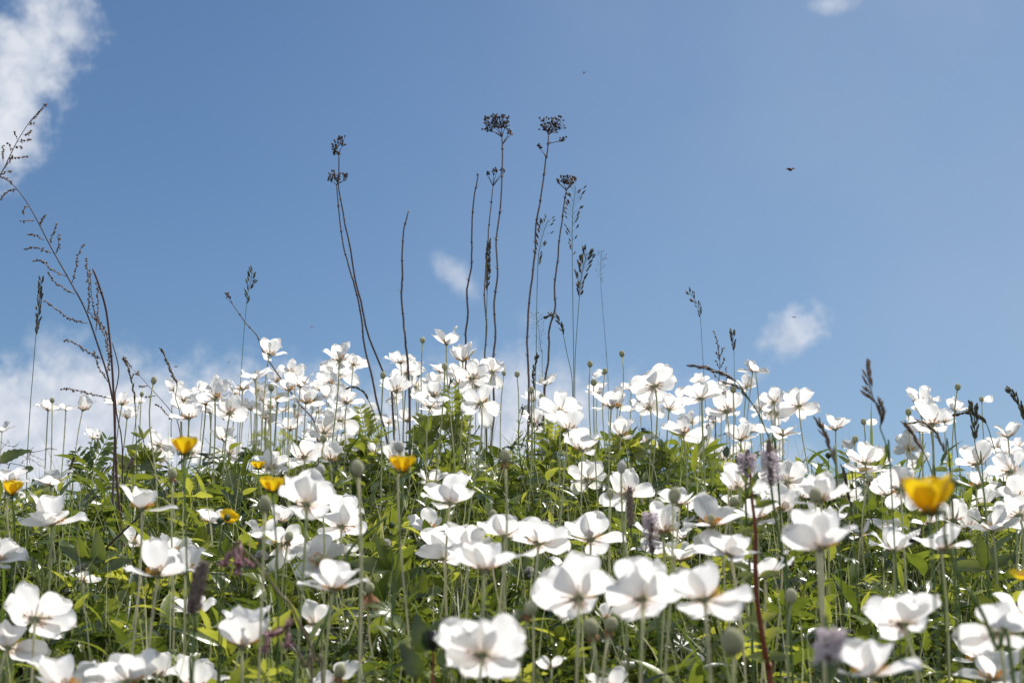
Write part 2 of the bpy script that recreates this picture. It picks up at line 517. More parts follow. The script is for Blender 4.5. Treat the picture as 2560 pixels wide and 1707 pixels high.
def lance(wd=0.14, n=7, droop=0.3, seed=0):
    us = np.linspace(0, 1, n)
    return leaf_strip(us, wd * np.sin(np.pi * us ** 0.8) ** 0.9 + 0.004, droop, 0.35, 0.01, seed)


def ovate(wd=0.33, teeth=6, droop=0.25, seed=0):
    us, hw = [], []
    n = teeth * 2 + 1
    for i in range(n):
        u_ = i / (n - 1)
        b = wd * np.sin(np.pi * min(1, u_ ** 0.65 * 0.98 + 0.02)) ** 0.8
        tooth = 1.0 if i % 2 else 0.82
        us.append(u_ + (0.02 if i % 2 else -0.0)); hw.append(max(0.004, b * tooth))
    us[-1] = 1.0; hw[-1] = 0.003
    return leaf_strip(us, hw, droop, 0.25, 0.02, seed)


def lobe(wd=0.17, seed=0, droop=0.35):
    us = [0, .2, .38, .5, .56, .70, .75, .88, 1.0]
    hw = [.02, .05, wd * .75, wd * 1.05, wd * .72, wd * .95, wd * .55, wd * .5, .004]
    return leaf_strip(us, hw, droop, 0.3, 0.015, seed)


def palmate(nl=5, seed=0):
    g = random.Random(seed)
    out = []
    for k in range(nl):
        a = (k - (nl - 1) / 2) * math.radians(215 / nl) + g.uniform(-.1, .1)
        ln = 1.0 - 0.10 * abs(k - (nl - 1) / 2) + g.uniform(-.08, .08)
        out.append(xf(lobe(g.uniform(.13, .20), seed * 9 + k, g.uniform(.15, .5)), a, ln, ry=g.uniform(-.25, .15)))
    return join(out)


def trifoliate(seed=0, wd=0.2):
    g = random.Random(seed)
    return join([xf(lance(wd, 7, g.uniform(.1, .35), seed + k), a, s, ry=g.uniform(-.3, .1)) for k, (a, s) in enumerate(((0, 1.0), (1.15, .8), (-1.15, .8)))])


def frond(seed=0, pairs=8, wide=0.34):
    g = random.Random(seed)
    out = [leaf_strip(np.linspace(0, 1, 5), [.012, .012, .01, .008, .003], .25, 0, 0)]
    for k in range(pairs):
        u_ = .18 + .78 * k / pairs
        ln = wide * math.sin(math.pi * (0.25 + .7 * k / pairs)) + .05
        for sgn in (1, -1):
            out.append(xf(lance(.16, 4, .2), sgn * g.uniform(.85, 1.15), ln, (u_, 0, -.25 * u_ * u_), ry=g.uniform(-.3, .2)))
            for q in (.45, .75):
                a = sgn * 1.0
                out.append(xf(lance(.2, 3, .1), a + sgn * .7, ln * .32, (u_ + ln * q * math.cos(a), ln * q * math.sin(a), -.25 * u_ * u_), ry=-.2))
    return join(out)


def blade(wd=0.018, bend=0.5, n=6, seed=0):
    """grass blade rising along +Z then arching towards +X"""
    V = []
    for i in range(n):
        u_ = i / (n - 1)
        a = bend * u_ * u_
        h_ = wd * (1 - u_ ** 2.2) * (0.6 + .4 * min(1, u_ * 4)) + 0.0006
        x_, z_ = math.sin(a) * u_, math.cos(a * .8) * u_
        V += [(x_, -h_, z_), (x_ + .3 * h_, 0, z_), (x_, h_, z_)]
    V = np.array(V)
    Fq = [[i * 3 + c, (i + 1) * 3 + c, (i + 1) * 3 + c + 1, i * 3 + c + 1] for i in range(n - 1) for c in (0, 1)]
    return V, np.array(Fq)


def whorl(nl=7, seed=0):
    g = random.Random(seed)
    return join([xf(lance(.055, 4, -.1), k * 2 * math.pi / nl + g.uniform(-.15, .15), g.uniform(.8, 1.1), ry=g.uniform(-.7, -.25)) for k in range(nl)])


LANCES = [lance(w_, 6, d_, k) for k, (w_, d_) in enumerate(((.10, .3), (.14, .45), (.17, .2), (.2, .5)))]
OVATES = [ovate(w_, t_, d_, k) for k, (w_, t_, d_) in enumerate(((.30, 5, .3), (.36, 6, .15), (.26, 6, .5)))]
PALMS = [palmate(n_l, k) for k, n_l in enumerate((5, 5, 5, 3, 5))]
TRIS = [trifoliate(k, .17 + .03 * k) for k in range(3)]
FRONDS = [frond(k, 7) for k in range(2)]


def scatter(name, sets, mats, label, seed, boxes):
    """one ground-cover mesh; sets: (templates, weight, size lo/hi, lift lo/hi, elevation lo/hi)"""
    g = np.random.RandomState(seed)
    Vs, Fs, Ts, n = [], [], [], 0
    for (x0, x1, y0, y1, dn) in boxes:
        N = int((x1 - x0) * (y1 - y0) * dn)
        cx = g.uniform(x0, x1, N); cy = g.uniform(y0, y1, N)
        # patchy: thin the clumps where slow noise is low
        keep = (np.sin(cx * 7.3 + 2 * np.sin(cy * 5)) * np.cos(cy * 6.1 + cx * 2) + g.rand(N) * 1.7) > -0.12
        cx, cy = cx[keep], cy[keep]; N = len(cx)
        cz = ground_np(cx, cy)
        kind = g.choice(len(sets), N, p=[s[1] for s in sets])
        ctint = g.normal(0, .2, N)
        for ci in range(N):
            tm, _, (s0, s1), (l0, l1), (e0, e1), nl = sets[kind[ci]]
            root = np.array([cx[ci], cy[ci], cz[ci] - .004])
            tall = g.uniform(.6, 1.25)
            for q in range(g.randint(nl[0], nl[1] + 1)):
                az_ = g.uniform(0, 2 * np.pi)
                lift = g.uniform(l0, l1) * tall
                out = lift * g.uniform(.15, .6)
                base = root + np.array([math.cos(az_) * out, math.sin(az_) * out, lift])
                az_ += g.normal(0, .5)
                e = math.radians(g.uniform(e0, e1))
                roll = g.normal(0, .45)
                m3 = Matrix.Rotation(az_, 3, 'Z') @ Matrix.Rotation(-e, 3, 'Y') @ Matrix.Rotation(roll, 3, 'X') * g.uniform(s0, s1)
                V, Fq = tm[g.randint(len(tm))]
                Vs.append(V @ np.array(m3).T + base); Fs.append(Fq + n); n += len(V)
                t = np.clip(.45 + ctint[ci] + g.normal(0, .2), 0, 1)
                Ts.append(np.full(len(V), t))
                # leaf stalk
                side = np.array([-math.sin(az_), math.cos(az_), 0]) * .0009
                mid = (root + base) / 2 + np.array([math.cos(az_), math.sin(az_), 0]) * (-.1 * out)
                pv = np.array([root - side, root + side, mid - side, mid + side, base - side, base + side])
                Vs.append(pv); Fs.append(np.array([[0, 1, 3, 2], [2, 3, 5, 4]]) + n); n += 6
                Ts.append(np.full(6, t * .8))
    return solo(name, mesh_np(name, np.concatenate(Vs), np.concatenate(Fs), mats, np.concatenate(Ts)), kind="stuff", label=label)


NEAR = [(-1.35, 1.35, 1.35, 3.75, 1050), (-2.6, 2.6, -0.3, 1.35, 60), (-3.2, -1.35, 1.35, 4.2, 110), (1.35, 3.2, 1.35, 4.2, 110), (-1.35, 1.35, 3.75, 4.6, 150)]
scatter("ground_cover", [
    (PALMS, .37, (.020, .042), (.02, .135), (-15, 50), (3, 6)),
    (LANCES, .41, (.022, .06), (.02, .145), (10, 75), (3, 7)),
    (OVATES, .08, (.016, .036), (.015, .10), (-15, 45), (3, 5)),
    (TRIS, .09, (.018, .034), (.03, .11), (0, 45), (3, 5)),
    (FRONDS, .05, (.05, .10), (.01, .08), (25, 75), (2, 4)),
], LEAF, "dense low carpet of mixed green meadow leaves", 11, NEAR)


def grass_scatter(name, N_boxes, mats, label, seed, hlo, hhi, wd=(.010, .02), bends=(.15, .4, .7, 1.0, 1.35, 1.7)):
    g = np.random.RandomState(seed)
    tm = [blade(g.uniform(*wd), b_, 6, k) for k, b_ in enumerate(bends)]
    Vs, Fs, Ts, n = [], [], [], 0
    for (x0, x1, y0, y1, dn) in N_boxes:
        N = int((x1 - x0) * (y1 - y0) * dn)
        cx = g.uniform(x0, x1, N); cy = g.uniform(y0, y1, N); cz = ground_np(cx, cy)
        for ci in range(N):
            V, Fq = tm[g.randint(len(tm))]
            m3 = Matrix.Rotation(g.uniform(0, 6.283), 3, 'Z') @ Matrix.Rotation(g.normal(0, .22), 3, 'X') * (g.uniform(hlo, hhi) * g.uniform(.7, 1.1))
            Vs.append(V @ np.array(m3).T + np.array([cx[ci], cy[ci], cz[ci] - .003])); Fs.append(Fq + n); n += len(V)
            Ts.append(np.full(len(V), np.clip(g.normal(.5, .25), 0, 1)))
    return solo(name, mesh_np(name, np.concatenate(Vs), np.concatenate(Fs), mats, np.concatenate(Ts)), kind="stuff", label=label)


grass_scatter("meadow_grass", [(-1.35, 1.35, 1.35, 3.7, 2500), (-2.6, 2.6, -.3, 1.35, 160), (-3.2, -1.35, 1.35, 4.2, 250), (1.35, 3.2, 1.35, 4.2, 250), (-1.35, 1.35, 3.7, 4.6, 300)],
              BLADE, "thin green grass blades growing through the leaves", 5, .06, .20, (.007, .016))
grass_scatter("thin_green_stems", [(-1.35, 1.35, 1.35, 3.6, 950), (-3.2, -1.35, 1.35, 4.2, 150), (1.35, 3.2, 1.35, 4.2, 150)], STEM, "fine pale upright stems crowding between the leaves", 15, .09, .24, (.0028, .0055), (.05, .15, .25, .4, .1, .3))
grass_scatter("dead_litter", [(-1.35, 1.35, 1.35, 3.6, 700)], LITTER, "brown dead leaves and straw lying on the soil", 8, .03, .09, (.03, .12))

# ------------------------------------------------------------------ petals


def petal_mesh(name, mt, curl=30, cup=.25, ruff=.05, wmax=.42, seed=0, peak=.60, flare=0, notch=.04, nu=15, nv=17):
    g = np.random.RandomState(seed)
    ph = g.rand(8) * 6.283
    us = 1 - (1 - np.linspace(0, 1, nu)) ** 1.5; vs = np.linspace(-1, 1, nv)
    # centre line
    phi = np.radians(curl) * us - np.radians(flare) * np.clip((us - .65) / .35, 0, 1) ** 2
    du = np.diff(us)
    X = np.concatenate([[0], np.cumsum(du * np.cos((phi[1:] + phi[:-1]) / 2))])
    Z = np.concatenate([[0], np.cumsum(du * np.sin((phi[1:] + phi[:-1]) / 2))])
    lo = .13 + .87 * np.sin(np.pi / 2 * np.minimum(1, us / peak)) ** 1.15
    hi = np.sqrt(np.maximum(0, 1 - (np.maximum(0, us - peak) / (1 - peak)) ** 2.5))
    hw = wmax * np.minimum(lo, hi) + .002
    V = np.zeros((nu, nv, 3))
    for i, u_ in enumerate(us):
        for j, v in enumerate(vs):
            # rounded, slightly notched tip: length shrinks towards the corners
            sh = 1 - (u_ ** 4) * (.05 * v * v + notch * (math.sin(v * 5 + ph[0]) * .5 + math.sin(v * 11 + ph[1]) * .4 + math.sin(v * 19 + ph[6]) * .25))
            side = hw[i] * v * (1 + .10 * math.sin(u_ * 5 + ph[2]) * (1 if v > 0 else -1))
            edge = abs(v) ** 2
            nrm = cup * hw[i] * v * v + ruff * u_ * u_ * (math.sin(v * 5 + ph[3] + u_ * 4) * .5 + edge * math.sin(u_ * 11 + ph[4] + (2 if v > 0 else 0)) * .8)
            nrm += ruff * .5 * u_ * math.sin(v * 3.1 + ph[5])
            x_, z_ = X[i] * sh, Z[i] * sh
            V[i, j] = (x_ - math.sin(phi[i]) * nrm, side, z_ + math.cos(phi[i]) * nrm)
    i, j = np.meshgrid(np.arange(nu - 1), np.arange(nv - 1), indexing='ij')
    i = i.ravel(); j = j.ravel()
    return mesh_np(name, V.reshape(-1, 3), np.stack([i * nv + j, (i + 1) * nv + j, (i + 1) * nv + j + 1, i * nv + j + 1], 1), mt)


PETALS = []
CURLS = [6, 20, 38, 56, 70]
for k in range(20):
    g_ = random.Random(100 + k)
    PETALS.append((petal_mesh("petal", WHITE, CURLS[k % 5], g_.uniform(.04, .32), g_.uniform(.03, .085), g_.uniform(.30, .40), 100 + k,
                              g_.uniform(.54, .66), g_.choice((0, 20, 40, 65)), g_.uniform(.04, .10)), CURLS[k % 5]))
BPETALS = [petal_mesh("petal", BROWNP, 20, .9, .10, .30, 300 + k, .6, 30, .08) for k in range(2)]
YPETALS = [petal_mesh("petal", YELLOW, 45, .35, .03, .50, 200 + k, .62, 0, .02) for k in range(3)]


def centre_mesh():
    b = MB()
    b.blob((0, 0, .0055), .0042, (0, 0, 1), .0058, 10, 8, .4, .12, 3)
    b.blob((0, 0, .0002), .0034, (0, 0, 1), .0016, 8, 4, .2)
    return b.mesh("flower_centre", FELT)


def stamen_mesh(nst=46):
    b = MB(); g = random.Random(4)
    for k in range(nst):
        a = g.uniform(0, 6.283); e = math.radians(g.uniform(15, 70)); ln = g.uniform(.006, .0095)
        d = Vector((math.cos(a) * math.cos(e), math.sin(a) * math.cos(e), math.sin(e)))
        p0 = Vector((math.cos(a) * .0028, math.sin(a) * .0028, .001))
        b.tube([p0, p0 + d * ln * .5 + Vector((0, 0, .0006)), p0 + d * ln], .00022, 3, .9)
        b.blob(p0 + d * ln, .00065, d, .0010, 5, 3, g.random())
    return b.mesh("stamens", ORANGE)


CENTRE, STAMEN = centre_mesh(), stamen_mesh()


def basis(lean, away):
    L, A = math.radians(lean), math.radians(away)
    a = (RIGHT * math.sin(L) * math.cos(A) + UP * math.cos(L) * math.cos(A) + FWD * math.sin(A)).normalized()
    ref = RIGHT if abs(a.dot(RIGHT)) < .9 else UP
    e1 = (ref - a * ref.dot(a)).normalized()
    return e1, a.cross(e1), a


def mat4(x, y, z, loc, s):
    return Matrix(((x.x * s, y.x * s, z.x * s, loc.x), (x.y * s, y.y * s, z.y * s, loc.y), (x.z * s, y.z * s, z.z * s, loc.z), (0, 0, 0, 1)))


def stem_pts(top, a, foot, g, k=13):
    ln = (top - foot).length
    p1 = top - a * min(.05, ln * .25) - Vector((0, 0, ln * .10))
    p2 = foot + Vector((g.uniform(-.012, .012), g.uniform(-.012, .012), ln * .35))
    pts = bez(top, p1, p2, foot, k)
    kx, ky, f = g.uniform(-.004, .004), g.uniform(-.004, .004), g.uniform(4, 9)
    return [p + Vector((kx, ky, 0)) * math.sin(i / (k - 1) * f) * (1 if 0 < i < k - 1 else 0) for i, p in enumerate(pts)]


FLOWERS = []      # (empty, px, py, w, params) for the labels


def plant_depth(px, py, d, lo=.14, hi=.58):
    """nudge the distance until the stem to the ground has a believable length"""
    for _ in range(80):
        p = P(px, py, d)
        h_ = p.z - ground(p.x, p.y)
        if h_ < lo: d *= .985
        elif h_ > hi: d *= 1.012
        else: break
    return d


def anemone(px, py, w_, lean=0, away=20, opn=65, n=5, spin=None, seed=0, label=None, size=.031, d=None, drop=(), petals=None, pscale=1.0):
    g = random.Random(seed * 131 + 17)
    away += 14 if away >= 38 else 8 if away >= 20 else 0
    opn_w = opn - (8 if opn < 74 else 4)
    cset = (1, 2, 3) if opn <= 52 else (0, 1, 2, 2) if opn <= 58 else (0, 0, 1, 2) if opn < 72 else (0, 0, 1)
    mc = CURLS[cset[1]]
    us = [(i + .5) / 12 for i in range(12)]
    vis = max(.55, max(sum(math.cos(math.radians(90 - opn_w - mc * .5 + mc * u_)) for u_ in us[:k]) / 12 for k in range(4, 13)) + .06)
    if d is None:
        d = F * 2 * size * vis / w_
        d = plant_depth(px, py, min(max(d, .95), 3.75))
    L = w_ * d / F / 2 / vis * 1.08
    top = P(px, py, d)
    e1, e2, a = basis(lean, away)
    foot = Vector((top.x + g.uniform(-.02, .02) - a.x * .04, top.y + g.uniform(-.01, .03), 0))
    foot.z = ground(foot.x, foot.y) - .01
    r = thing("white_anemone", foot, label, "anemone", "white anemones")
    sb = MB()
    rs = g.uniform(.0010, .0013)
    sb.tube(stem_pts(top, a, foot, g), [rs * 1.15, rs, rs * 1.1, rs * 1.3], 6, g.random())
    part("stem", sb.mesh("stem", STEM), r)
    if petals:
        # petals laid out one by one: direction seen from the path, length seen / real length, leaning nearer or away
        lm = max(p[1] for p in petals) * 1.04
        L = lm * pscale * d / F
        if len(petals) < 5: petals = petals + [(90 - lean, lm * .6)]
        n = 0
        for k, (th, ln) in enumerate(petals):
            f = min(.985, ln / lm); t = math.radians(th)
            s_ = (1 if 25 < th < 155 else -1) * (-1 if away < 0 else 1)
            if ln == lm * .6: s_ = -1
            x = ((RIGHT * math.cos(t) + UP * math.sin(t)) * f - FWD * s_ * math.sqrt(1 - f * f)).normalized()
            z = (a - x * a.dot(x)).normalized()
            ci = g.choice((0, 0, 1, 1, 2)); me, curl = PETALS[ci + 5 * g.randrange(4)]
            h_ = math.radians(curl * .5)
            x, z = x * math.cos(h_) - z * math.sin(h_), z * math.cos(h_) + x * math.sin(h_)
            tw = g.uniform(-.3, .3); y = z.cross(x)
            y, z = y * math.cos(tw) + z * math.sin(tw), z * math.cos(tw) - y * math.sin(tw)
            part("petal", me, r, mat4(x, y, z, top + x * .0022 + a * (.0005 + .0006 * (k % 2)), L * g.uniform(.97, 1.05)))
    spin = g.uniform(0, 360) if spin is None else spin
    for k in range(n):
        if k in drop: continue
        me, curl = PETALS[g.choice(cset) + 5 * g.randrange(4)]
        azm = math.radians(spin + 360 * k / n + g.uniform(-13, 13))
        inner = k % 2
        el_ = math.radians(90 - opn_w - curl * .5 + max(-32, min(34, g.gauss(0, 19))) + inner * 5)
        rd = e1 * math.cos(azm) + e2 * math.sin(azm)
        x = rd * math.cos(el_) + a * math.sin(el_)
        z = a * math.cos(el_) - rd * math.sin(el_)
        tw = g.uniform(-.35, .35)
        y = z.cross(x)
        y, z = y * math.cos(tw) + z * math.sin(tw), z * math.cos(tw) - y * math.sin(tw)
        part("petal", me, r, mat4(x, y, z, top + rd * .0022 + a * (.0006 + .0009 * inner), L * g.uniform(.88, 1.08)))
    s = L / .031
    c = part("flower_centre", CENTRE, r, mat4(e1, e2, a, top + a * .0005, s))
    part("stamens", STAMEN, c, mat4(e1, e2, a, top + a * .0005, s))
    FLOWERS.append((r, px, py, w_, dict(lean=lean, away=away, opn=opn, d=d)))
    return r
# ------------------------------------------------------------------ the anemones, read off the photograph tile by tile
# tile: (x, y of the stem joint, width, lean, away, opening angle[, petals, spin])
ANEM = {
 'A0': [(470,890,215,5,5,55),(645,890,180,5,10,65),(808,890,210,10,12,50),(905,1165,190,20,25,58),(20,1095,230,0,0,70),
        (1195,830,290,0,20,70),(1245,965,240,0,12,55),(1365,815,130,20,20,60),(1800,790,290,0,40,78,6),(1850,975,310,0,12,58),
        (1555,1235,340,0,52,80,6,90),(1440,1405,240,-5,20,66),(1570,1390,250,10,25,68),(1705,690,210,-10,40,66),(1900,740,190,15,30,66),(1790,880,230,0,20,60),(1880,1300,310,10,42,75)],
 'A1': [(630,345,275,18,20,58,6),(838,530,270,5,35,70),(490,585,365,0,4,80),(370,690,295,0,5,70),(820,700,310,0,10,70),(935,660,330,5,15,70),
        (1315,405,355,0,35,75),(1455,440,300,15,30,75),(1215,640,275,0,30,65),(1215,770,225,0,15,50),(1390,820,310,0,20,65,6),
        (990,820,270,5,15,55),(715,810,310,5,10,62),(1320,990,345,10,40,78),(1590,945,265,0,60,85),(1920,430,250,-5,4,60),
        (1985,520,275,0,40,70),(1875,710,340,0,25,70,6),(1985,1000,240,0,15,62),(245,920,330,0,40,70),(380,880,230,0,30,70),
        (100,780,310,0,20,62),(10,835,300,0,-12,66),(50,915,300,0,15,70),(595,970,270,0,15,70),(640,880,270,0,-25,70),
        (630,1000,190,0,50,75),(835,1085,250,0,15,60),(1175,1110,310,0,40,65),(1130,1190,260,-8,15,68),(190,1190,275,0,10,60),
        (240,1320,310,-5,35,76),(980,1345,370,-10,45,76),(1375,1270,300,0,35,65),(1230,1385,270,0,20,50),(640,1460,370,0,32,75),
        (1700,1320,300,10,15,65),(1835,1380,260,0,25,60),(600,850,170,0,30,70),(1860,760,150,0,60,80),(95,690,250,-5,40,60),(0,720,240,5,35,64),(1320,520,220,0,60,78),(880,590,220,-10,25,64),(700,610,230,0,15,66),(560,800,190,0,25,64),(1100,900,140,0,62,76),(1080,1130,230,-10,35,66),(450,880,200,0,30,66),(520,690,200,8,45,70),(760,900,210,0,15,62),(905,950,180,-8,30,66),(1060,790,210,5,40,70),(1275,870,190,0,30,66),(1100,700,200,-5,20,62),(300,730,190,10,35,66),(1800,1010,180,0,40,70)],
 'A2': [(360,245,300,0,2,58),(520,410,255,0,10,50,6),(295,510,190,0,0,66),(245,635,275,0,6,70),(615,580,350,0,40,70),(480,640,285,0,20,65),
        (450,540,210,0,30,65),(810,510,330,10,48,80),(700,820,430,0,62,82,5,80),(195,860,375,0,20,70,6),(230,760,270,0,30,62),(60,660,240,0,30,70),
        (1330,640,290,6,10,70),(1480,890,380,0,46,77,5,90),(1200,800,200,0,20,60),(1210,1030,320,10,25,72),(1560,1085,375,5,35,65),
        (1690,1285,380,0,20,60),(1840,730,240,0,20,65),(1975,865,410,0,15,66),(700,480,210,10,35,66),(40,480,200,10,20,64),(770,620,200,0,65,80),(1170,950,200,0,30,64),(560,480,190,-8,40,68),(655,660,210,0,50,72),(340,610,190,6,25,64),(120,770,220,0,35,66),(760,880,230,-6,45,70),(1400,1010,230,5,30,66)],
 'A3': [(165,690,195,0,20,60),(395,650,430,0,48,75,6,60),(345,860,340,0,58,80),(535,880,290,10,30,65),(855,775,425,0,32,70,6),(840,610,170,0,30,62),
        (1050,730,210,0,30,65),(1105,910,335,0,28,60,6),(1355,510,265,10,-14,68),(1295,660,200,15,40,62),(1565,810,280,0,45,70),(1810,845,390,0,48,78),
        (675,1130,385,0,25,66),(70,1140,265,5,20,55),(310,1210,275,0,58,80),(880,1160,295,0,48,80),(1240,1180,320,0,20,60,6),(1330,1100,290,10,30,72),
        (1650,1135,345,0,10,72),(1530,900,230,0,55,75),(1600,920,230,0,60,78),(640,790,220,10,30,66),(30,860,230,0,25,60),(1090,660,190,0,35,66),(250,860,220,-6,35,66),(760,1010,200,4,40,68),(980,1000,220,0,30,66),(1440,880,200,-5,40,68)],
 'A4': [(160,1080,315,0,14,64),(990,830,355,0,14,68),(1070,975,335,0,25,60),(1110,1040,385,5,20,66),(985,1095,290,-5,20,66),(1330,900,235,16,12,60),
        (880,1270,325,0,-48,76,6),(450,1410,335,10,30,58,6),(430,1510,405,0,8,75),(980,1380,250,0,48,75),(1550,1420,440,0,42,72),(1880,1490,430,0,48,72),
        (1850,1155,265,0,10,60,6),(1960,1250,180,0,20,66),(1740,1260,270,0,20,75),(1230,1000,230,10,30,64),(1850,1330,260,0,35,66)],
 'B0': [(105,410,385,0,10,70),(90,520,330,0,50,75),(510,445,440,0,-12,74),(505,835,490,0,2,64),(290,690,180,0,10,55),(1390,690,440,0,6,50),
        (1310,1010,325,10,45,75),(-60,1200,520,0,20,66),(820,1395,275,0,10,56),(1550,1340,600,0,12,62),(1815,1310,430,0,15,50),(1670,1095,360,0,-6,66)],
 'C0': [(385,870,640,5,42,70,5,80),(80,1180,640,5,42,70,5,100),(700,1640,660,0,10,60),(1400,1560,660,0,28,60),(2150,1640,520,0,20,56),(2120,800,420,-5,25,66),(1720,1500,420,5,25,58),(1050,1640,420,-8,20,60)],
 'B1': [(1000,640,580,0,38,64,6,90),(1340,845,440,18,40,66,6),(60,815,340,0,10,66),(270,890,240,0,20,74),(745,815,235,0,10,46),(570,965,400,0,-20,72),
        (740,1015,500,25,60,78),(1120,1205,450,0,-38,66),(1380,1130,260,0,15,56),(1260,1490,650,5,14,64),(560,505,200,0,20,64)],
 'C1': [(405,1185,450,0,8,40),(1200,925,370,0,40,58),(1470,1535,430,-50,20,70,5,0)],
 'B2': [(395,630,445,5,15,54),(205,425,270,0,-8,58),(190,885,355,0,25,64),(325,1165,435,-5,34,60),(560,1100,440,0,20,52),(730,1295,630,0,18,55),
        (930,955,530,0,20,65),(1265,1025,560,0,25,66),(1775,985,480,0,30,62),(1745,380,375,0,58,76),(800,375,115,0,15,66),(1560,1305,420,0,18,70)],
 'C2': [(1865,640,770,0,48,68,6,70),(800,1265,900,0,38,70,6,90),(2150,865,220,0,20,62),(1560,1405,290,0,30,66)],
 'C3': [(320,650,770,0,38,62,6,100),(990,670,780,0,26,58),(545,190,390,0,18,66),(1280,175,560,0,14,56),(-60,1660,450,0,20,58)],
 'B3': [(130,545,440,0,42,65,6),(640,645,410,0,6,60),(480,930,480,0,18,56),(660,975,250,0,15,60),(950,860,580,0,-4,68,6),(1230,490,460,0,28,66,6),
        (1150,650,260,0,10,62),(1630,712,390,0,20,52),(1700,420,440,18,52,76),(1400,790,500,0,15,70),(1480,1350,530,0,10,60),(640,1190,420,5,15,62),(860,720,340,0,45,68),(300,1080,230,-15,20,64),(860,150,260,0,40,66),(1060,200,240,5,25,64),(1250,150,250,-8,30,66),(1560,90,260,0,50,74),(1820,560,330,10,35,66),(1560,440,380,-5,50,70)],
 'B4': [(20,620,600,0,15,62,6),(10,1090,650,0,15,52),(90,800,430,0,10,66),(670,545,380,0,20,66),(800,490,490,0,48,70,6),(500,520,190,-10,30,60),(645,890,410,0,-4,76),
        (400,940,260,10,20,60),(730,1095,440,0,10,56),(1200,1095,550,0,6,62),(1330,800,335,0,20,56),(1480,870,310,0,25,60),(1700,890,390,0,10,55),(1545,460,345,-4,2,64),
        (1700,480,210,0,20,60),(1970,740,470,5,52,72,6),(1950,590,400,0,25,62),(270,560,330,0,40,66),(350,480,260,10,30,64),(1800,560,300,0,30,64),(480,870,200,5,20,62),(1010,560,330,-5,30,66),(1080,830,300,0,25,62),(1850,300,300,0,45,72),(560,230,250,0,30,66),(1600,650,320,0,40,66)],
 'C4': [(940,930,800,0,50,68,6,80),(575,1510,860,-5,20,56),(1970,1020,800,10,42,66),(1900,1540,640,0,-6,64),(2270,890,480,0,14,50),(1750,1330,520,-5,20,64)],
}
HERO = {  # petals of the nearest blooms, one by one: angle, length as seen
 ('C2',1865): [(141,495),(86,510),(41,440),(174,468),(235,290),(300,200)],
 ('C3',320): [(106,510),(77,480),(37,390),(144,400),(199,345),(236,310),(-46,250)],
 ('C3',990): [(90,480),(129,490),(6,520),(171,320),(245,220),(-27,430)],
 ('C4',940): [(111,400),(49,440),(156,415),(228,250),(-16,270),(80,300)],
 ('C0',385): [(100,445),(35,435),(157,385),(-14,330),(-66,240)],
 ('C0',80): [(61,360),(115,330),(-7,420),(-37,320),(175,330)],
 ('B1',1000): [(114,320),(76,340),(29,330),(158,280),(222,150),(-54,150)],
 ('B2',730): [(137,360),(112,325),(76,310),(30,355)],
 ('B2',930): [(134,262),(88,232),(5,310),(168,190)],
 ('B2',1265): [(117,297),(72,240),(20,313),(174,230),(252,120),(-11,280)],
 ('B2',1775): [(128,290),(79,288),(2,330),(-47,190),(170,200)],
 ('B2',560): [(119,330),(66,300),(150,220),(25,210)],
 ('B2',325): [(118,330),(84,300),(45,230),(-33,150),(144,225)],
 ('B2',395): [(133,275),(74,312),(46,255),(161,270),(210,120)],
 ('B0',1390): [(119,309),(78,240),(10,285),(60,220)],
 ('B0',505): [(153,215),(112,330),(80,310),(49,220),(14,315),(110,150)],
 ('B1',1260): [(163,345),(136,318),(81,324),(46,340),(20,335)],
 ('B4',10): [(138,410),(112,425),(82,430),(52,350),(22,255),(165,260)],
 ('B4',20): [(82,300),(32,290),(139,290),(105,280),(175,200)],
 ('C2',800): [(135,520),(95,450),(45,520),(160,510),(204,400),(238,340),(-43,400),(8,445),(115,380)],
 ('C4',1970): [(108,385),(181,440),(218,345),(-33,335),(45,315)],
 ('C4',575): [(87,450),(122,480),(11,540),(150,330)],
 ('B3',640): [(139,255),(36,262),(80,150),(165,160)],
 ('B3',950): [(104,300),(167,270),(45,285),(25,350),(229,190),(255,150)],
 ('C3',1280): [(115,300),(170,400),(34,220),(75,260),(-20,170)],
 ('B1',1120): [(81,250),(121,215),(45,240),(145,270),(200,180),(-30,170)],
 ('B1',1340): [(160,250),(125,220),(80,330),(50,290),(215,220),(-25,190)],
 ('B1',740): [(112,180),(30,250),(250,260),(285,180),(-20,230)],
 ('B2',1745): [(95,185),(55,200),(155,190),(10,170),(228,190),(-35,140)],
 ('A3',395): [(130,170),(65,230),(15,210),(175,215),(220,180),(300,150)],
 ('A3',855): [(150,230),(95,170),(45,200),(20,230),(200,160)],
 ('A3',1810): [(125,190),(60,190),(-5,200),(190,160),(215,190),(300,140)],
 ('A2',1480): [(90,200),(28,190),(160,210),(225,130),(-50,140)],
 ('A1',1320): [(115,165),(35,190),(150,180),(-30,200),(215,110)],
 ('A2',810): [(105,150),(60,130),(20,110),(290,170),(240,110)],
}
k_ = 0
for tile, rows in ANEM.items():
    sc_ = TILE0[tile[0]][1]
    for row in rows:
        zx, zy, zw, lean, away, opn = row[:6]
        px, py = T(tile, zx, zy)
        anemone(px, py, zw * sc_ * (1.12 if tile[0] == 'C' else 1.0), lean, away, opn, row[6] if len(row) > 6 else (5 if k_ % 4 else 6), row[7] if len(row) > 7 else None, k_,
                petals=HERO.get((tile, zx)), pscale=sc_)
        k_ += 1

# ------------------------------------------------------------------ felted seed heads on their stems (some keep one petal or withered stubs)
BUDS = []
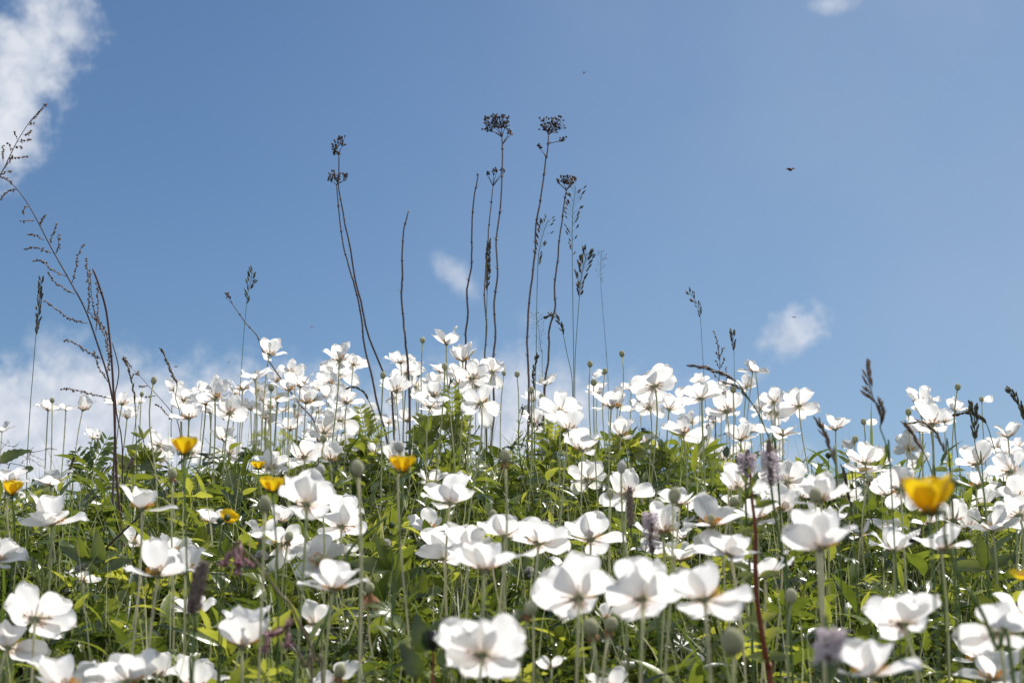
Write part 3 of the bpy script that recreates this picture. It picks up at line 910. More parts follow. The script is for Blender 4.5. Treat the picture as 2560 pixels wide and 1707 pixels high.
# tile, x, y, height, lean, kind
SEEDH = [('A0',1508,590,78,8,''),('A0',1390,725,55,10,''),('A0',512,785,60,0,''),('A0',1690,1500,110,-5,'stub'),
 ('A1',652,660,78,0,''),('A1',880,835,52,0,''),('A1',1748,540,78,0,''),('A1',505,512,44,0,''),('A1',1495,1450,170,-6,''),('A1',1905,1240,120,0,'wool'),('A1',1165,1160,80,0,''),
 ('A2',127,197,66,0,''),('A2',345,455,80,0,''),('A2',925,520,58,5,''),('A2',1053,530,66,-4,''),('A2',1193,685,78,0,''),('A2',1296,750,66,0,''),('A2',1768,430,70,0,''),('A2',1805,610,78,0,''),
 ('A2',478,875,54,-4,''),('A2',935,1330,145,0,'stub'),('A2',85,535,46,0,''),('A2',1915,500,66,5,'petalL'),
 ('A3',73,330,66,-4,''),('A3',1165,675,84,0,''),('A3',1385,490,50,0,''),('A3',70,1440,120,5,'wool'),
 ('A4',1358,655,74,10,''),('A4',875,900,76,0,''),('A4',1590,775,56,-5,'petalR'),('A4',435,995,66,-6,'petalR'),('A4',352,1165,76,5,'petalD'),
 ('B0',590,655,90,20,''),('B1',590,620,160,0,''),('B1',825,945,110,10,'stub'),('B1',1135,290,110,0,'wool'),('B1',590,850,80,10,''),
 ('B2',815,730,110,0,''),('B2',1965,520,110,0,''),
 ('B3',590,540,165,12,''),('B3',1170,600,110,20,''),('B3',420,610,110,20,''),('B3',1970,540,150,0,''),('B4',495,370,90,20,'stub'),
 ('C2',1330,750,190,25,'stub'),('C2',1990,950,210,-10,'stub'),('C2',2215,920,180,15,'stub'),('C3',1940,610,165,0,''),('C3',1300,1110,320,-5,''),
 ('C1',1810,520,130,0,'bract'),('C1',1485,1430,170,8,'stub'),('C4',2215,900,190,5,'')]


def seed_head(px, py, hpx, lean, kind, seed):
    g = random.Random(seed * 77 + 5)
    d = plant_depth(px, py, min(max(.0125 * F / hpx, .95), 3.7), .10, .62)
    hl = hpx * d / F / 2
    e1, e2, a = basis(lean, g.uniform(-6, 12))
    c = P(px, py, d)
    base = c - a * hl * .9
    foot = Vector((base.x + g.uniform(-.02, .02), base.y + g.uniform(-.01, .03), 0)); foot.z = ground(foot.x, foot.y) - .01
    r = thing("anemone_seed_head", foot, None, "seed head", "anemone seed heads")
    b = MB(); rs = g.uniform(.0010, .00125)
    b.tube(stem_pts(base, a, foot, g), [rs, rs, rs * 1.2], 6, g.random())
    part("stem", b.mesh("stem", STEM), r)
    b = MB()
    ln = hl * g.uniform(.92, 1.05)
    b.blob(c, hl * g.uniform(.74, .86), a, ln, 16, 12, .45 + g.uniform(-.2, .3), .07, seed)
    part("seed_cone", b.mesh("seed_cone", WOOL if kind == 'wool' else FELT), r)
    if kind in ('stub', 'bract'):
        b = MB()
        for k in range(9 if kind == 'stub' else 2):
            t = g.uniform(0, 6.28)
            rd = e1 * math.cos(t) + e2 * math.sin(t)
            q = base + rd * hl * .3
            b.tube([q, q + rd * hl * .25 - a * hl * .3, q + rd * hl * .2 - a * hl * g.uniform(.5, 1.0)], [.0005, .0009, .0004], 4, g.random())
        part("withered_stamens", b.mesh("withered_stamens", STUB), r)
    if kind == 'bract':
        for k, s_ in enumerate((-1, 1)):
            x = (RIGHT * s_ * .42 - UP).normalized(); z = (-FWD + RIGHT * s_ * .2).normalized(); z = (z - x * z.dot(x)).normalized()
            part("withered_petal", BPETALS[k], r, mat4(x, z.cross(x), z, base, .019))
    if kind.startswith('petal'):
        dirs = {'L': -RIGHT * .95 + UP * .2, 'R': RIGHT * .9 + UP * .45, 'D': -RIGHT * .8 - UP * .5}[kind[-1]]
        x = dirs.normalized(); z = (-FWD * .75 - UP * .5 if kind[-1] != 'D' else UP * .5 - FWD * .7); z = (z - x * z.dot(x)).normalized()
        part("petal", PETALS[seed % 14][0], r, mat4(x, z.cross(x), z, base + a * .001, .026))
    BUDS.append((r, px, py, hpx, kind))


for k, (tile, zx, zy, zh, lean, kind) in enumerate(SEEDH):
    px, py = T(tile, zx, zy)
    seed_head(px, py, zh * TILE0[tile[0]][1], lean, kind, k)

# ------------------------------------------------------------------ buttercups


def buttercup(px, py, w_, lean, away, opn, label, d=None, n=5, seed=0, wilt=False):
    g = random.Random(seed + 900)
    d = plant_depth(px, py, min(max(F * .021 / w_, .85), 3.4) if d is None else d, .12, .62)
    L = w_ * d / F / 2 / max(math.sin(math.radians(opn - 14)), .58)
    opn -= 14
    top = P(px, py, d)
    e1, e2, a = basis(lean, away)
    foot = Vector((top.x + g.uniform(-.02, .02), top.y + g.uniform(-.01, .02), 0)); foot.z = ground(foot.x, foot.y) - .01
    r = thing("buttercup", foot, label, "buttercup", "yellow buttercups")
    b = MB(); b.tube(stem_pts(top, a, foot, g), [.0009, .0008, .0011], 6, g.random())
    part("stem", b.mesh("stem", GSTEM), r)
    b = MB()
    for k in range(5):
        t = k * 1.2566 + .6; rd = e1 * math.cos(t) + e2 * math.sin(t)
        b.tube([top + a * .0005, top + rd * L * .28 + a * L * .05, top + rd * L * .42 + a * L * .3], [.0006, .0013, .0003], 5, .6)
    part("sepals", b.mesh("sepals", GSTEM), r)
    for k in range(n):
        azm = math.radians(270 + 20 * math.sin(seed) + 72 * k + g.uniform(-6, 6)); rd = e1 * math.cos(azm) + e2 * math.sin(azm)
        el_ = math.radians(90 - opn - 20 + g.uniform(-5, 5))
        x = rd * math.cos(el_) + a * math.sin(el_); z = a * math.cos(el_) - rd * math.sin(el_)
        part("petal", YPETALS[k % 3], r, mat4(x, z.cross(x), z, top + rd * .001 + a * .0008 * (1 + k % 2), L * g.uniform(.95, 1.05)))
    b = MB()
    for k in range(24):
        t = g.uniform(0, 6.28); e = math.radians(g.uniform(35, 85)); dv = (e1 * math.cos(t) + e2 * math.sin(t)) * math.cos(e) + a * math.sin(e)
        b.tube([top, top + dv * L * .45], .00025, 3, .8); b.blob(top + dv * L * .45, .0006, dv, .0009, 5, 3, .9)
    b.blob(top + a * L * .16, L * .13, a, L * .17, 8, 6, .2)
    part("flower_centre", b.mesh("flower_centre", ORANGE), r)
    return r


BC = [('A0',1805,1325,250,0,10,52,"single buttercup hanging level with white petals beside the tall maroon stalk"),
      ('A1',525,1465,140,0,5,56,"tiny buttercup right above a larger one on the ridge"),
      ('B1',665,515,245,0,2,56,"frilled cup-shaped buttercup touching the felted seed head and broad anemone"),
      ('A1',1945,1500,255,-4,4,54,"upright buttercup standing against leaves just below the sky"),
      ('B0',120,545,190,2,0,48,"small glossy buttercup in front of white petals at the photo's edge"),
      ('B1',215,810,200,25,-15,62,"deep orange buttercup nestled in an anemone beside two round buds"),
      ('B1',480,1045,90,0,-20,74,"wilting scrappy buttercup, smallest of all, low among white petals"),
      ('B4',1085,745,500,-4,2,45,"big out-of-focus buttercup towering over the white flowers"),
      ('C4',2260,440,330,0,-6,84,"wide flat buttercup cut off by the edge of the photo")]
for k, (tile, zx, zy, zw, lean, away, opn, lb) in enumerate(BC):
    px, py = T(tile, zx, zy)
    buttercup(px, py, zw * TILE0[tile[0]][1], lean, away, opn, lb, seed=k)
# ------------------------------------------------------------------ dry stalks, grasses and herbs
Z1 = lambda pts: [(x * .5102, 200 + y * .5102) for x, y in pts]
Z2 = lambda pts: [(500 + x * .4464, 300 + y * .4464) for x, y in pts]
Z3 = lambda pts: [(1100 + x * .4144, 250 + y * .4144) for x, y in pts]
Z4 = lambda pts: [(1650 + x * .3869, 650 + y * .3869) for x, y in pts]
TT = lambda tile, pts: [T(tile, x, y) for x, y in pts]


def path3(pts, d, g, jit=.02, foot=True, n=5, kink=False):
    """pixel polyline (top to bottom) at one distance, ending in the soil"""
    out = []
    dd = d
    for x, y in pts:
        dd += g.uniform(-jit, jit) * .4
        out.append(P(x, y, dd))
    if foot:
        b = out[-1]
        gz = ground(b.x, b.y)
        if b.z > gz:
            dirv = (out[-1] - out[-2]); dirv.z = 0
            h_ = b.z - gz
            dirv = dirv.normalized() * min(dirv.length, h_ * .15) if dirv.length > 1e-6 else dirv
            q = Vector((b.x + dirv.x, b.y + dirv.y, 0)); q.z = ground(q.x, q.y) - .01
            out.append(q)
    if kink:
        q = []
        for i in range(len(out) - 1):
            for k in range(n):
                o_ = out[i].lerp(out[i + 1], k / n)
                if k and (i * n + k) % 4 == 0: o_ = o_ + Vector((g.uniform(-.0022, .0022), g.uniform(-.0022, .0022), 0))
                q.append(o_)
        q.append(out[-1])
        return [q[0]] + [q[i] * .6 + (q[i - 1] + q[i + 1]) * .2 for i in range(1, len(q) - 1)] + [q[-1]]
    return spline(out, n)


def root_at(pts):
    return Vector(pts[-1])


def tansy(pts, heads, d, r0, label, seed, tip=None, side=()):
    """dead tansy: woody stalk with nodes and flat-topped clusters of dark seed buttons"""
    g = random.Random(seed)
    r0 *= 1.2
    sp = path3(pts, d, g, kink=True)
    r = thing("dead_tansy", root_at(sp), label, "dry stalk", "dead tansy stalks")
    b = MB()
    b.tube(sp, [r0 * .55, r0 * .85, r0, r0 * 1.15], 7, g.random())
    for i in range(3, len(sp) - 2, 4):           # nodes and leaf scars
        t = (sp[i + 1] - sp[i - 1]).normalized()
        b.blob(sp[i], r0 * 1.25, t, r0 * 1.6, 7, 4, g.random())
        if g.random() < .6:
            sd = g.choice((-1, 1)) * RIGHT + UP * .6 + FWD * g.uniform(-.6, .6)
            b.tube([sp[i], sp[i] + sd * r0 * 1.6, sp[i] + sd * r0 * 2.6 + UP * r0], [r0 * .4, r0 * .25, r0 * .12], 4, .8)
    part("stalk", b.mesh("stalk", DRY), r)
    if tip:
        b = MB(); b.blob(sp[0] + (sp[0] - sp[1]).normalized() * .002, r0 * .8, sp[0] - sp[1], .0045, 7, 5, .9)
        part("broken_tip", b.mesh("broken_tip", WOOL), r)
    for (hx, hy, hw, hh, at, nb) in heads:
        b = MB()
        o = sp[min(at, len(sp) - 1)]
        c = P(hx, hy, d)
        up = (c - o).normalized()
        wx, wz = hw * d / F / 2, hh * 1.35 * d / F / 2
        hubs = []
        nh = max(2, nb // 9)
        for k in range(nh):
            t = (k + .5) / nh * 2 - 1
            hub = c + RIGHT * wx * t * .75 + FWD * g.uniform(-.7, .7) * wx * .7 - UP * wz * g.uniform(.2, .8)
            b.tube(spline([o, o.lerp(hub, .55) + UP * wz * .15, hub], 4), [r0 * .45, r0 * .3, r0 * .22], 4, .5)
            hubs.append(hub)
        for k in range(int(nb * 1.45)):
            hub = hubs[k % nh]
            q = hub + RIGHT * g.uniform(-.42, .42) * wx + FWD * g.uniform(-.5, .5) * wx + UP * g.uniform(.1, 1.35) * wz
            b.tube([hub, hub.lerp(q, .6) + UP * .0006, q], r0 * .17, 3, .4)
            b.blob(q, g.uniform(.0016, .0024), (q - hub), g.uniform(.0016, .0024), 7, 5, g.random(), .3, seed * 50 + k)
        part("seed_cluster", b.mesh("seed_cluster", HEADB), r)
    for pl in side:
        b = MB(); b.tube(path3(pl, d, g, foot=False), [r0 * .3, r0 * .4], 4, .5)
        part("twig", b.mesh("twig", DRY), r)
    return r


D0 = 3.15
tansy(Z2([(778, 190), (778, 395), (800, 510), (838, 700), (868, 890), (905, 1040), (948, 1225), (1030, 1420), (1075, 1500)]),
      [(846, 362, 46, 30, 0, 26), (842, 384, 20, 16, 0, 8)], D0, .0016, "dark dead tansy crossing its twin, topmost cluster small and lone", 1)
tansy(Z2([(765, 365), (782, 560), (805, 720), (850, 880), (885, 1000), (905, 1110), (925, 1290), (965, 1440), (988, 1568)]) + [(968, 1098)],
      [(836, 444, 42, 34, 0, 22), (862, 448, 18, 22, 0, 8)], D0 + .05, .0017, "dead tansy leaning behind a taller one, seed cluster under that one's head", 2)
tansy(Z2([(1166, 518), (1140, 620), (1131, 760), (1135, 890), (1127, 980), (1140, 1150), (1150, 1220), (1162, 1335)]) + [(1024, 985)], [], D0, .0018,
      "bare headless stalk ending in a pale broken tip", 3, tip=True)
tansy(Z3([(225, 437), (229, 462), (200, 630), (190, 860), (191, 1010), (160, 1140), (170, 1280), (152, 1420), (158, 1520)]) + [(1164, 960)], [], D0 + .02, .0016,
      "bare crooked headless stalk tapering to a dark point", 4)
tansy(Z3([(320, 520), (302, 680), (290, 860), (265, 1180), (283, 1360), (270, 1560)]) + [(1213, 900), (1214, 1010), (1216, 1080)],
      [(1219, 436, 10, 10, 0, 4), (1237, 431, 16, 20, 0, 7), (1256, 432, 14, 16, 0, 5)], D0 + .03, .0015,
      "thin tansy with a few scattered buttons, just before the tallest one", 5)
tansy(Z3([(374, 225), (378, 340), (366, 640), (338, 840), (349, 1060), (324, 1220), (336, 1400), (322, 1540)]) + TT('A2', [(822, 700), (832, 900), (800, 1200), (790, 1300), (795, 1480)]),
      [(1241, 313, 68, 40, 0, 62), (1274, 333, 18, 18, 2, 7)], D0, .0018, "tallest dead tansy, carrying the fullest flat cluster of dark buttons", 6)
tansy(Z3([(655, 210), (650, 300), (632, 410), (605, 610), (578, 750), (572, 930), (542, 1170), (525, 1440), (530, 1568)]) + TT('A2', [(1170, 550), (1165, 900), (1155, 1380)]),
      [(1380, 318, 64, 40, 0, 46), (1407, 350, 22, 12, 3, 8), (1349, 367, 12, 16, 7, 6)], D0 + .02, .0018, "tall dead tansy with two small side clusters below its wide head", 7)
tansy(Z3([(762, 545), (750, 620), (722, 820), (710, 980), (690, 1110), (694, 1265), (655, 1400), (655, 1568)]) + TT('A2', [(1330, 560), (1312, 900), (1300, 1200)]),
      [(1418, 457, 40, 26, 0, 26), (1395, 453, 10, 10, 0, 4), (1437, 452, 14, 14, 0, 7)], D0, .0017, "shorter dead tansy whose head meets a loose grass panicle", 8)
tansy(Z2([(182, 1030), (250, 1130), (320, 1205), (352, 1295), (440, 1430), (480, 1485)]) + TT('A1', [(930, 830), (1030, 930), (1100, 1030)]),
      [(571, 741, 22, 16, 0, 7)], D0 - .05, .0013, "slanting dead tansy twig with a handful of buttons, leaning out of the flowers", 9)


def grass(pts, d, head, label, seed, m=GRAIN, r0=.0007, name="flowering_grass", stemm=GSTEM):
    """head: (number of leading points that belong to the head, branch length, spikelet length, count, angle, droop)"""
    g = random.Random(seed)
    sp = path3(pts, d, g, jit=.01)
    r = thing(name, root_at(sp), label, "grass", "flowering grasses")
    b = MB(); b.tube(sp, [r0 * .5, r0 * .9, r0, r0 * 1.2], 5, .4)
    part("stem", b.mesh("stem", stemm), r)
    nh, bl, sl_, cnt, ang, droop = head
    if d > 2.9 and sl_ > .005: sl_ *= 1.3
    if d < 2: cnt = int(cnt * .62)
    k1 = max(2, (nh - 1) * 5)
    b = MB()
    for k in range(cnt):
        t = (k + g.random() * .5) / cnt
        f = t * k1; i = min(int(f), len(sp) - 2)
        o = sp[i].lerp(sp[i + 1], f - i)
        tg = (sp[i] - sp[i + 1]).normalized()
        sd = (RIGHT * g.choice((-1, 1)) * g.uniform(.6, 1) + FWD * g.uniform(-.8, .8)); sd = (sd - tg * sd.dot(tg)).normalized()
        a = math.radians(ang * g.uniform(.6, 1.3))
        l = bl * (.25 + .75 * math.sin(math.pi * min(1, .12 + t * .95))) * g.uniform(.5, 1.2)
        q = o + (tg * math.cos(a) + sd * math.sin(a)) * l - Vector((0, 0, droop * l))
        if bl > .004: b.tube(spline([o, o.lerp(q, .5) + tg * l * .12, q], 2), .00022, 3, .4)
        dv = (q - o).normalized() if l > 1e-5 else tg
        dv = (dv * .6 + tg * .5 - Vector((0, 0, droop * .8)) + sd * .15).normalized()
        b.blob(q + dv * sl_ * .4, sl_ * g.uniform(.13, .19) * (.72 if d < 2 else 1), dv, sl_ * .5 * g.uniform(.8, 1.2), 5, 4, g.random())
    part("seed_head", b.mesh("seed_head", m), r)
    return r


DG = 3.1
grass(Z3([(652, 725), (625, 800), (600, 900), (590, 1010), (583, 1280), (580, 1568)]) + [(1338, 980)], DG, (4, .018, .0075, 26, 55, -.05), "sparse grass panicle slanting against the middle of a tall tansy stalk", 21)
grass(Z3([(820, 525), (803, 640), (798, 760), (798, 950), (802, 1270), (806, 1568)]) + [(1434, 1000)], DG, (4, .022, .0075, 38, 55, -.1), "tallest loose grass panicle, beginning at a tansy head", 22)
grass(Z3([(885, 930), (868, 1000), (850, 1090), (840, 1200), (825, 1400), (815, 1568)]) + [(1437, 1000)], DG + .03, (4, .020, .0085, 54, 35, 0), "dense dark grass panicle with spikelets flung to one side", 23)
grass(Z3([(975, 910), (968, 1000), (970, 1110), (985, 1300), (1005, 1540)]) + TT('A2', [(1925, 300), (1945, 600), (1950, 1000), (1950, 1300)]), DG + .2, (3, .014, .0035, 24, 60, 0), "faint reddish hair-thin grass behind the dense panicle", 24, r0=.0005)
grass(Z3([(294, 870), (290, 960), (290, 1060), (285, 1160), (278, 1350), (272, 1560)]) + [(1216, 960)], DG - .03, (4, .006, .0085, 44, 20, 0), "narrow green grass spike pressed against the thin tansy stalk", 25)
grass(Z3([(655, 1303), (690, 1303), (722, 1345), (745, 1420), (760, 1500), (775, 1568)]) + TT('A2', [(1560, 400), (1590, 560), (1600, 900)]), DG, (4, .007, .0075, 30, 25, .1), "small grass head hooked over beside a tansy base", 26)
grass(Z3([(576, 1285), (590, 1340), (600, 1430), (612, 1520)]) + TT('A2', [(1300, 300), (1300, 500), (1320, 900)]), DG + .15, (4, .016, .0035, 30, 60, 0), "hazy reddish bent grass low between two tansy stalks", 27, r0=.0005)
grass(Z2([(295, 848), (285, 900), (270, 960), (260, 1040), (245, 1200), (228, 1450)]) + TT('A1', [(340, 720), (330, 900)]), DG, (4, .010, .0085, 20, 40, 0), "single grass panicle beside the slanting tansy twig", 28, r0=.0006)
grass(Z1([(200, 993), (193, 1080), (185, 1180), (175, 1260), (160, 1450), (150, 1568)]) + TT('A0', [(300, 800), (280, 1100), (262, 1500)]) + TT('B0', [(250, 900), (245, 1350)]), 2.6, (4, .011, .0085, 48, 18, 0), "long slim grass spike rising alone by the mugwort", 29)
grass(TT('A0', [(1213, 385), (1245, 450), (1285, 560), (1310, 700), (1328, 850), (1330, 1000), (1338, 1300), (1335, 1568)]), 2.8, (5, .004, .007, 46, 15, 0), "knobbly grass spike curving over small anemones, next to the maroon stalk", 30, m=BGRAIN)
grass(TT('A0', [(1588, 305), (1640, 420), (1690, 540), (1735, 640), (1720, 760), (1760, 900), (1790, 1200), (1800, 1500)]), 2.7, (4, .004, .007, 34, 15, 0), "brownish grass spike tilting above a cluster of white flowers", 31, m=BGRAIN)
grass(TT('A1', [(1408, 663), (1450, 655), (1510, 670), (1570, 720), (1605, 790), (1640, 870), (1690, 1050), (1740, 1300), (1790, 1500)]), 2.8, (5, .003, .0065, 44, 14, .1), "braided-looking grass head arched like a hook above an anemone", 32)
grass(TT('A2', [(1248, 365), (1225, 440), (1212, 560), (1215, 700), (1218, 900), (1225, 1300)]), 2.75, (4, .005, .0085, 28, 16, 0), "short dark grass spike in front of a leaning seed head", 33)
grass(TT('A2', [(405, 600), (380, 660), (380, 760), (400, 850), (440, 1050), (485, 1290)]), 2.9, (3, .005, .007, 18, 16, 0), "thin dark grass spike nodding among the central anemones", 34)
grass(Z4([(188, 205), (215, 245), (240, 280), (255, 330), (262, 385), (270, 520), (285, 760)]) + TT('A3', [(880, 600), (900, 1000)]), DG + .05, (5, .009, .006, 26, 40, 0), "wispy grass panicle on a hair-thin stem, standing apart in blue sky", 35, r0=.0005)
grass(Z4([(470, 478), (475, 530), (478, 600), (481, 760)]) + TT('A3', [(1178, 620), (1185, 900)]), DG + .1, (3, .008, .0085, 16, 25, 0), "tiny dark forked grass spike above a round seed head", 36, r0=.0005)
grass(TT('A3', [(778, 445), (900, 460), (1010, 500), (1120, 550), (1205, 610), (1270, 700), (1330, 790), (1390, 880), (1450, 1000), (1530, 1200), (1600, 1450)]), 1.75, (5, .004, .009, 54, 12, .1), "brown soft-focus grass arching across the sky over white flowers", 37, m=BGRAIN)
grass(TT('A3', [(1080, 610), (1180, 640), (1260, 700), (1300, 760), (1360, 830), (1420, 930), (1500, 1120), (1590, 1420)]), 1.8, (4, .003, .007, 34, 12, .1), "brown grass drooping close under a longer arching one", 38, m=BGRAIN)
grass(TT('A4', [(465, 490), (490, 620), (530, 760), (590, 860), (610, 970), (600, 1060), (650, 1200), (680, 1380), (700, 1500)]), 1.5, (6, .008, .010, 52, 18, 0), "tall dark out-of-focus grass spike rising clear above the flowers", 39, m=BGRAIN)
grass(TT('A4', [(0, 1010), (60, 1150), (120, 1280), (150, 1400), (170, 1560)]), 1.5, (4, .004, .009, 34, 14, 0), "blurred brown grass spike slanting by a lone upright anemone", 40, m=BGRAIN)
grass(TT('A4', [(1868, 695), (1920, 760), (1975, 850), (2010, 950), (2040, 1100), (2060, 1500)]), 2.2, (5, .006, .009, 36, 18, 0), "dark grass spike leaning in at the photo's border, upper of two", 41)
grass(TT('A4', [(1367, 915), (1440, 905), (1510, 915), (1590, 960), (1640, 1020), (1670, 1100), (1730, 1300), (1800, 1500)]), 2.3, (5, .006, .0085, 44, 16, .15), "dark grass head bent over sideways beside a one-petalled seed head", 42)
grass(TT('A4', [(1515, 890), (1520, 980), (1525, 1080), (1525, 1190), (1545, 1300), (1580, 1400), (1600, 1500)]), 2.0, (4, .012, .009, 42, 22, 0), "upright dark forked grass spike rising straight out of a broad anemone", 43)
grass(TT('A4', [(860, 1045), (920, 1130), (975, 1220), (1030, 1310), (1080, 1420), (1120, 1560)]) + TT('B4', [(1150, 500)]), 1.7, (4, .002, .009, 40, 8, 0), "thick brown grass spike slanting across three stems", 44, m=BGRAIN)
grass(TT('A4', [(915, 1000), (1000, 1000), (1080, 1050), (1150, 1120), (1200, 1210), (1240, 1320), (1280, 1420)]), 1.8, (6, .004, .008, 48, 14, .1), "brown grass head trailing down through a tight group of white blooms", 45, m=BGRAIN)
grass(TT('B4', [(235, 290), (260, 400), (280, 520), (320, 680), (340, 900)]), 1.9, (4, .002, .009, 44, 8, 0), "dark slender foxtail standing between a ruffled bloom and a wide one", 46)
grass(TT('B0', [(715, 195), (690, 270), (665, 360), (655, 450), (650, 700)]), 2.5, (3, .002, .008, 26, 8, 0), "short dark grass spike against pale cloud above fine twigs", 47)


def mugwort(main, sprigs, d, label, seed, bud=.0020, r0=.0012, name="dead_mugwort", m=DRY, foot=True):
    g = random.Random(seed)
    sp = path3(main, d, g, foot=foot)
    r = thing(name, root_at(sp), label, "dry plant", "dead branching plants")
    b = MB(); b.tube(sp, [r0 * .3, r0 * .7, r0, r0 * 1.2], 5, .4)
    part("stem", b.mesh("stem", m), r)
    for pl in sprigs:
        b = MB(); s3 = path3(pl, d, g, foot=False, n=4)
        b.tube(s3, [r0 * .18, r0 * .45], 4, .5)
        ln = sum((s3[i + 1] - s3[i]).length for i in range(len(s3) - 1))
        nb = max(5, int(ln / .0030))
        for k in range(nb):
            f = k / nb * (len(s3) - 1.01) * .93; i = int(f)
            o = s3[i].lerp(s3[i + 1], f - i)
            sd = RIGHT * g.uniform(-1, 1) + FWD * g.uniform(-1, 1) + UP * g.uniform(-.9, .5)
            q = o + sd * g.uniform(.0010, .0032)
            b.tube([o, q], .0002, 3, .5)
            b.blob(q, bud * g.uniform(.55, .95), sd, bud * g.uniform(.9, 1.3), 5, 4, g.random())
        part("sprig", b.mesh("sprig", MUGB), r)
    return r


mugwort(Z1([(0, 470), (70, 520), (150, 630), (250, 820), (340, 980), (420, 1130), (480, 1300), (525, 1440), (552, 1568)]) + [(288, 1040)],
        [Z1(p) for p in ([(0, 470), (40, 492), (70, 520)], [(0, 585), (40, 545), (85, 535)], [(115, 655), (120, 625), (140, 620)], [(107, 690), (145, 688), (168, 690)],
         [(137, 758), (175, 760), (215, 785)], [(122, 830), (175, 820), (250, 848)], [(163, 886), (210, 885), (255, 930), (325, 962)], [(235, 940), (265, 985), (315, 1020), (365, 1050)],
         [(280, 703), (258, 755), (245, 800)], [(283, 757), (288, 800), (275, 850)], [(405, 805), (380, 870), (372, 930), (352, 995)], [(422, 875), (432, 960), (437, 1060), (428, 1140)],
         [(475, 990), (480, 1100), (470, 1230)], [(210, 1078), (280, 1125), (345, 1170), (430, 1192)], [(318, 1272), (360, 1285), (430, 1330), (495, 1365)],
         [(460, 1330), (480, 1400), (530, 1480)], [(230, 657), (205, 680), (200, 720)], [(440, 930), (460, 1130), (520, 1240), (538, 1400)], [(440, 1140), (500, 1220), (535, 1350), (525, 1440)],
         [(300, 1512), (360, 1515), (430, 1535), (550, 1562)])], 2.55,
        "large dead mugwort leaning out over the slope, hung with tiny buds", 51, r0=.0016)
mugwort(Z1([(228, 115), (150, 200), (85, 300), (40, 390), (0, 465)]) + [(-120, 620), (-200, 900), (-230, 1150)],
        [Z1(p) for p in ([(228, 115), (190, 160), (150, 205)], [(170, 213), (150, 215), (140, 222)], [(155, 250), (140, 265), (112, 268)], [(152, 292), (120, 297), (86, 303)], [(70, 255), (76, 270), (84, 292)],
         [(112, 330), (95, 327), (70, 325)], [(137, 376), (95, 380), (48, 380)], [(45, 310), (50, 330), (52, 350)], [(14, 322), (18, 360), (14, 400)], [(60, 450), (30, 452), (0, 470)], [(65, 370), (45, 400), (15, 440)])], 2.5,
        "thin dead mugwort tip sloping up in front of the big cloud", 52, r0=.0011)
mugwort(TT('A0', [(1210, 355), (1290, 470), (1380, 560), (1470, 660), (1580, 780), (1680, 900), (1740, 1000), (1780, 1300)]),
        [TT('A0', p) for p in ([(1370, 640), (1400, 645), (1460, 645)], [(1430, 745), (1480, 745), (1540, 742)], [(1530, 825), (1580, 860), (1640, 930), (1700, 980)], [(1300, 530), (1340, 530), (1370, 550)], [(1360, 490), (1350, 520), (1350, 540)], [(1215, 360), (1260, 420), (1290, 470)])], 2.9,
        "faint dead twiggy weed slanting down behind a felted seed head", 53, r0=.0008)
mugwort(Z4([(352, 460), (370, 540), (385, 640), (385, 720), (378, 800)]) + TT('A3', [(1000, 800), (990, 1100), (980, 1400)]),
        [Z4(p) for p in ([(352, 460), (365, 510), (378, 570), (385, 630)], [(408, 565), (395, 600), (386, 650)], [(368, 590), (372, 615), (382, 650)], [(412, 625), (405, 665), (388, 700)], [(360, 650), (370, 675), (384, 700)],
         [(425, 690), (432, 740), (430, 790)], [(340, 720), (355, 745), (378, 770)], [(345, 790), (360, 800), (375, 812)])] +
        [TT('A3', p) for p in ([(940, 910), (920, 1000), (890, 1080)], [(1130, 1020), (1090, 1100), (1010, 1140)], [(790, 1250), (830, 1330), (900, 1420)], [(1060, 1250), (1020, 1340), (980, 1400)])], 3.15,
        "dead budded weed standing behind the arching brown grass", 54, bud=.0019, r0=.0010)
mugwort(TT('A0', [(560, 1272), (480, 1262), (400, 1280), (300, 1295), (150, 1308), (60, 1330)]) + TT('B0', [(-20, 300), (-40, 700)]),
        [TT('A0', p) for p in ([(0, 1185), (60, 1225), (160, 1240)], [(185, 1200), (150, 1230), (120, 1250)], [(420, 1370), (330, 1330), (250, 1290)], [(200, 1410), (240, 1370), (290, 1330), (310, 1260)], [(390, 1420), (330, 1380), (200, 1320)], [(90, 1180), (60, 1210), (0, 1280)], [(320, 1250), (300, 1290), (280, 1330), (300, 1430)], [(560, 1270), (500, 1250), (440, 1270)])], 2.9,
        "low dead bush of dark hair-fine twigs beside a toothed green leaf", 55, bud=.0010, r0=.0009)
mugwort(TT('A0', [(800, 1430), (740, 1440), (680, 1455), (620, 1495), (570, 1540)]) + TT('B0', [(520, 330), (480, 600)]),
        [TT('A0', p) for p in ([(655, 1365), (670, 1400), (690, 1440)], [(860, 1470), (800, 1450), (740, 1440)], [(760, 1490), (730, 1470), (700, 1460)], [(740, 1390), (750, 1410), (760, 1430)], [(840, 1440), (810, 1430), (770, 1420)])], 2.9,
        "small dead sprig of fine twigs above the orange-centred anemone", 56, bud=.0010, r0=.0008)

# tall maroon stalk and other bare stalks


def bare(pts, d, r0, label, seed, m=MAROON, name="bare_stalk", foot=True):
    g = random.Random(seed)
    sp = path3(pts, d, g, foot=foot)
    b = MB(); b.tube(sp, [r0 * .75, r0 * .9, r0, r0 * 1.1], 7, g.random())
    for i in range(6, len(sp) - 2, 9):
        t = (sp[i + 1] - sp[i - 1]).normalized(); b.blob(sp[i], r0 * 1.2, t, r0 * 1.8, 7, 4, g.random())
    r = thing(name, root_at(sp), label, "dry stalk", "bare stalks")
    part("stalk", b.mesh("stalk", m), r)
    return r


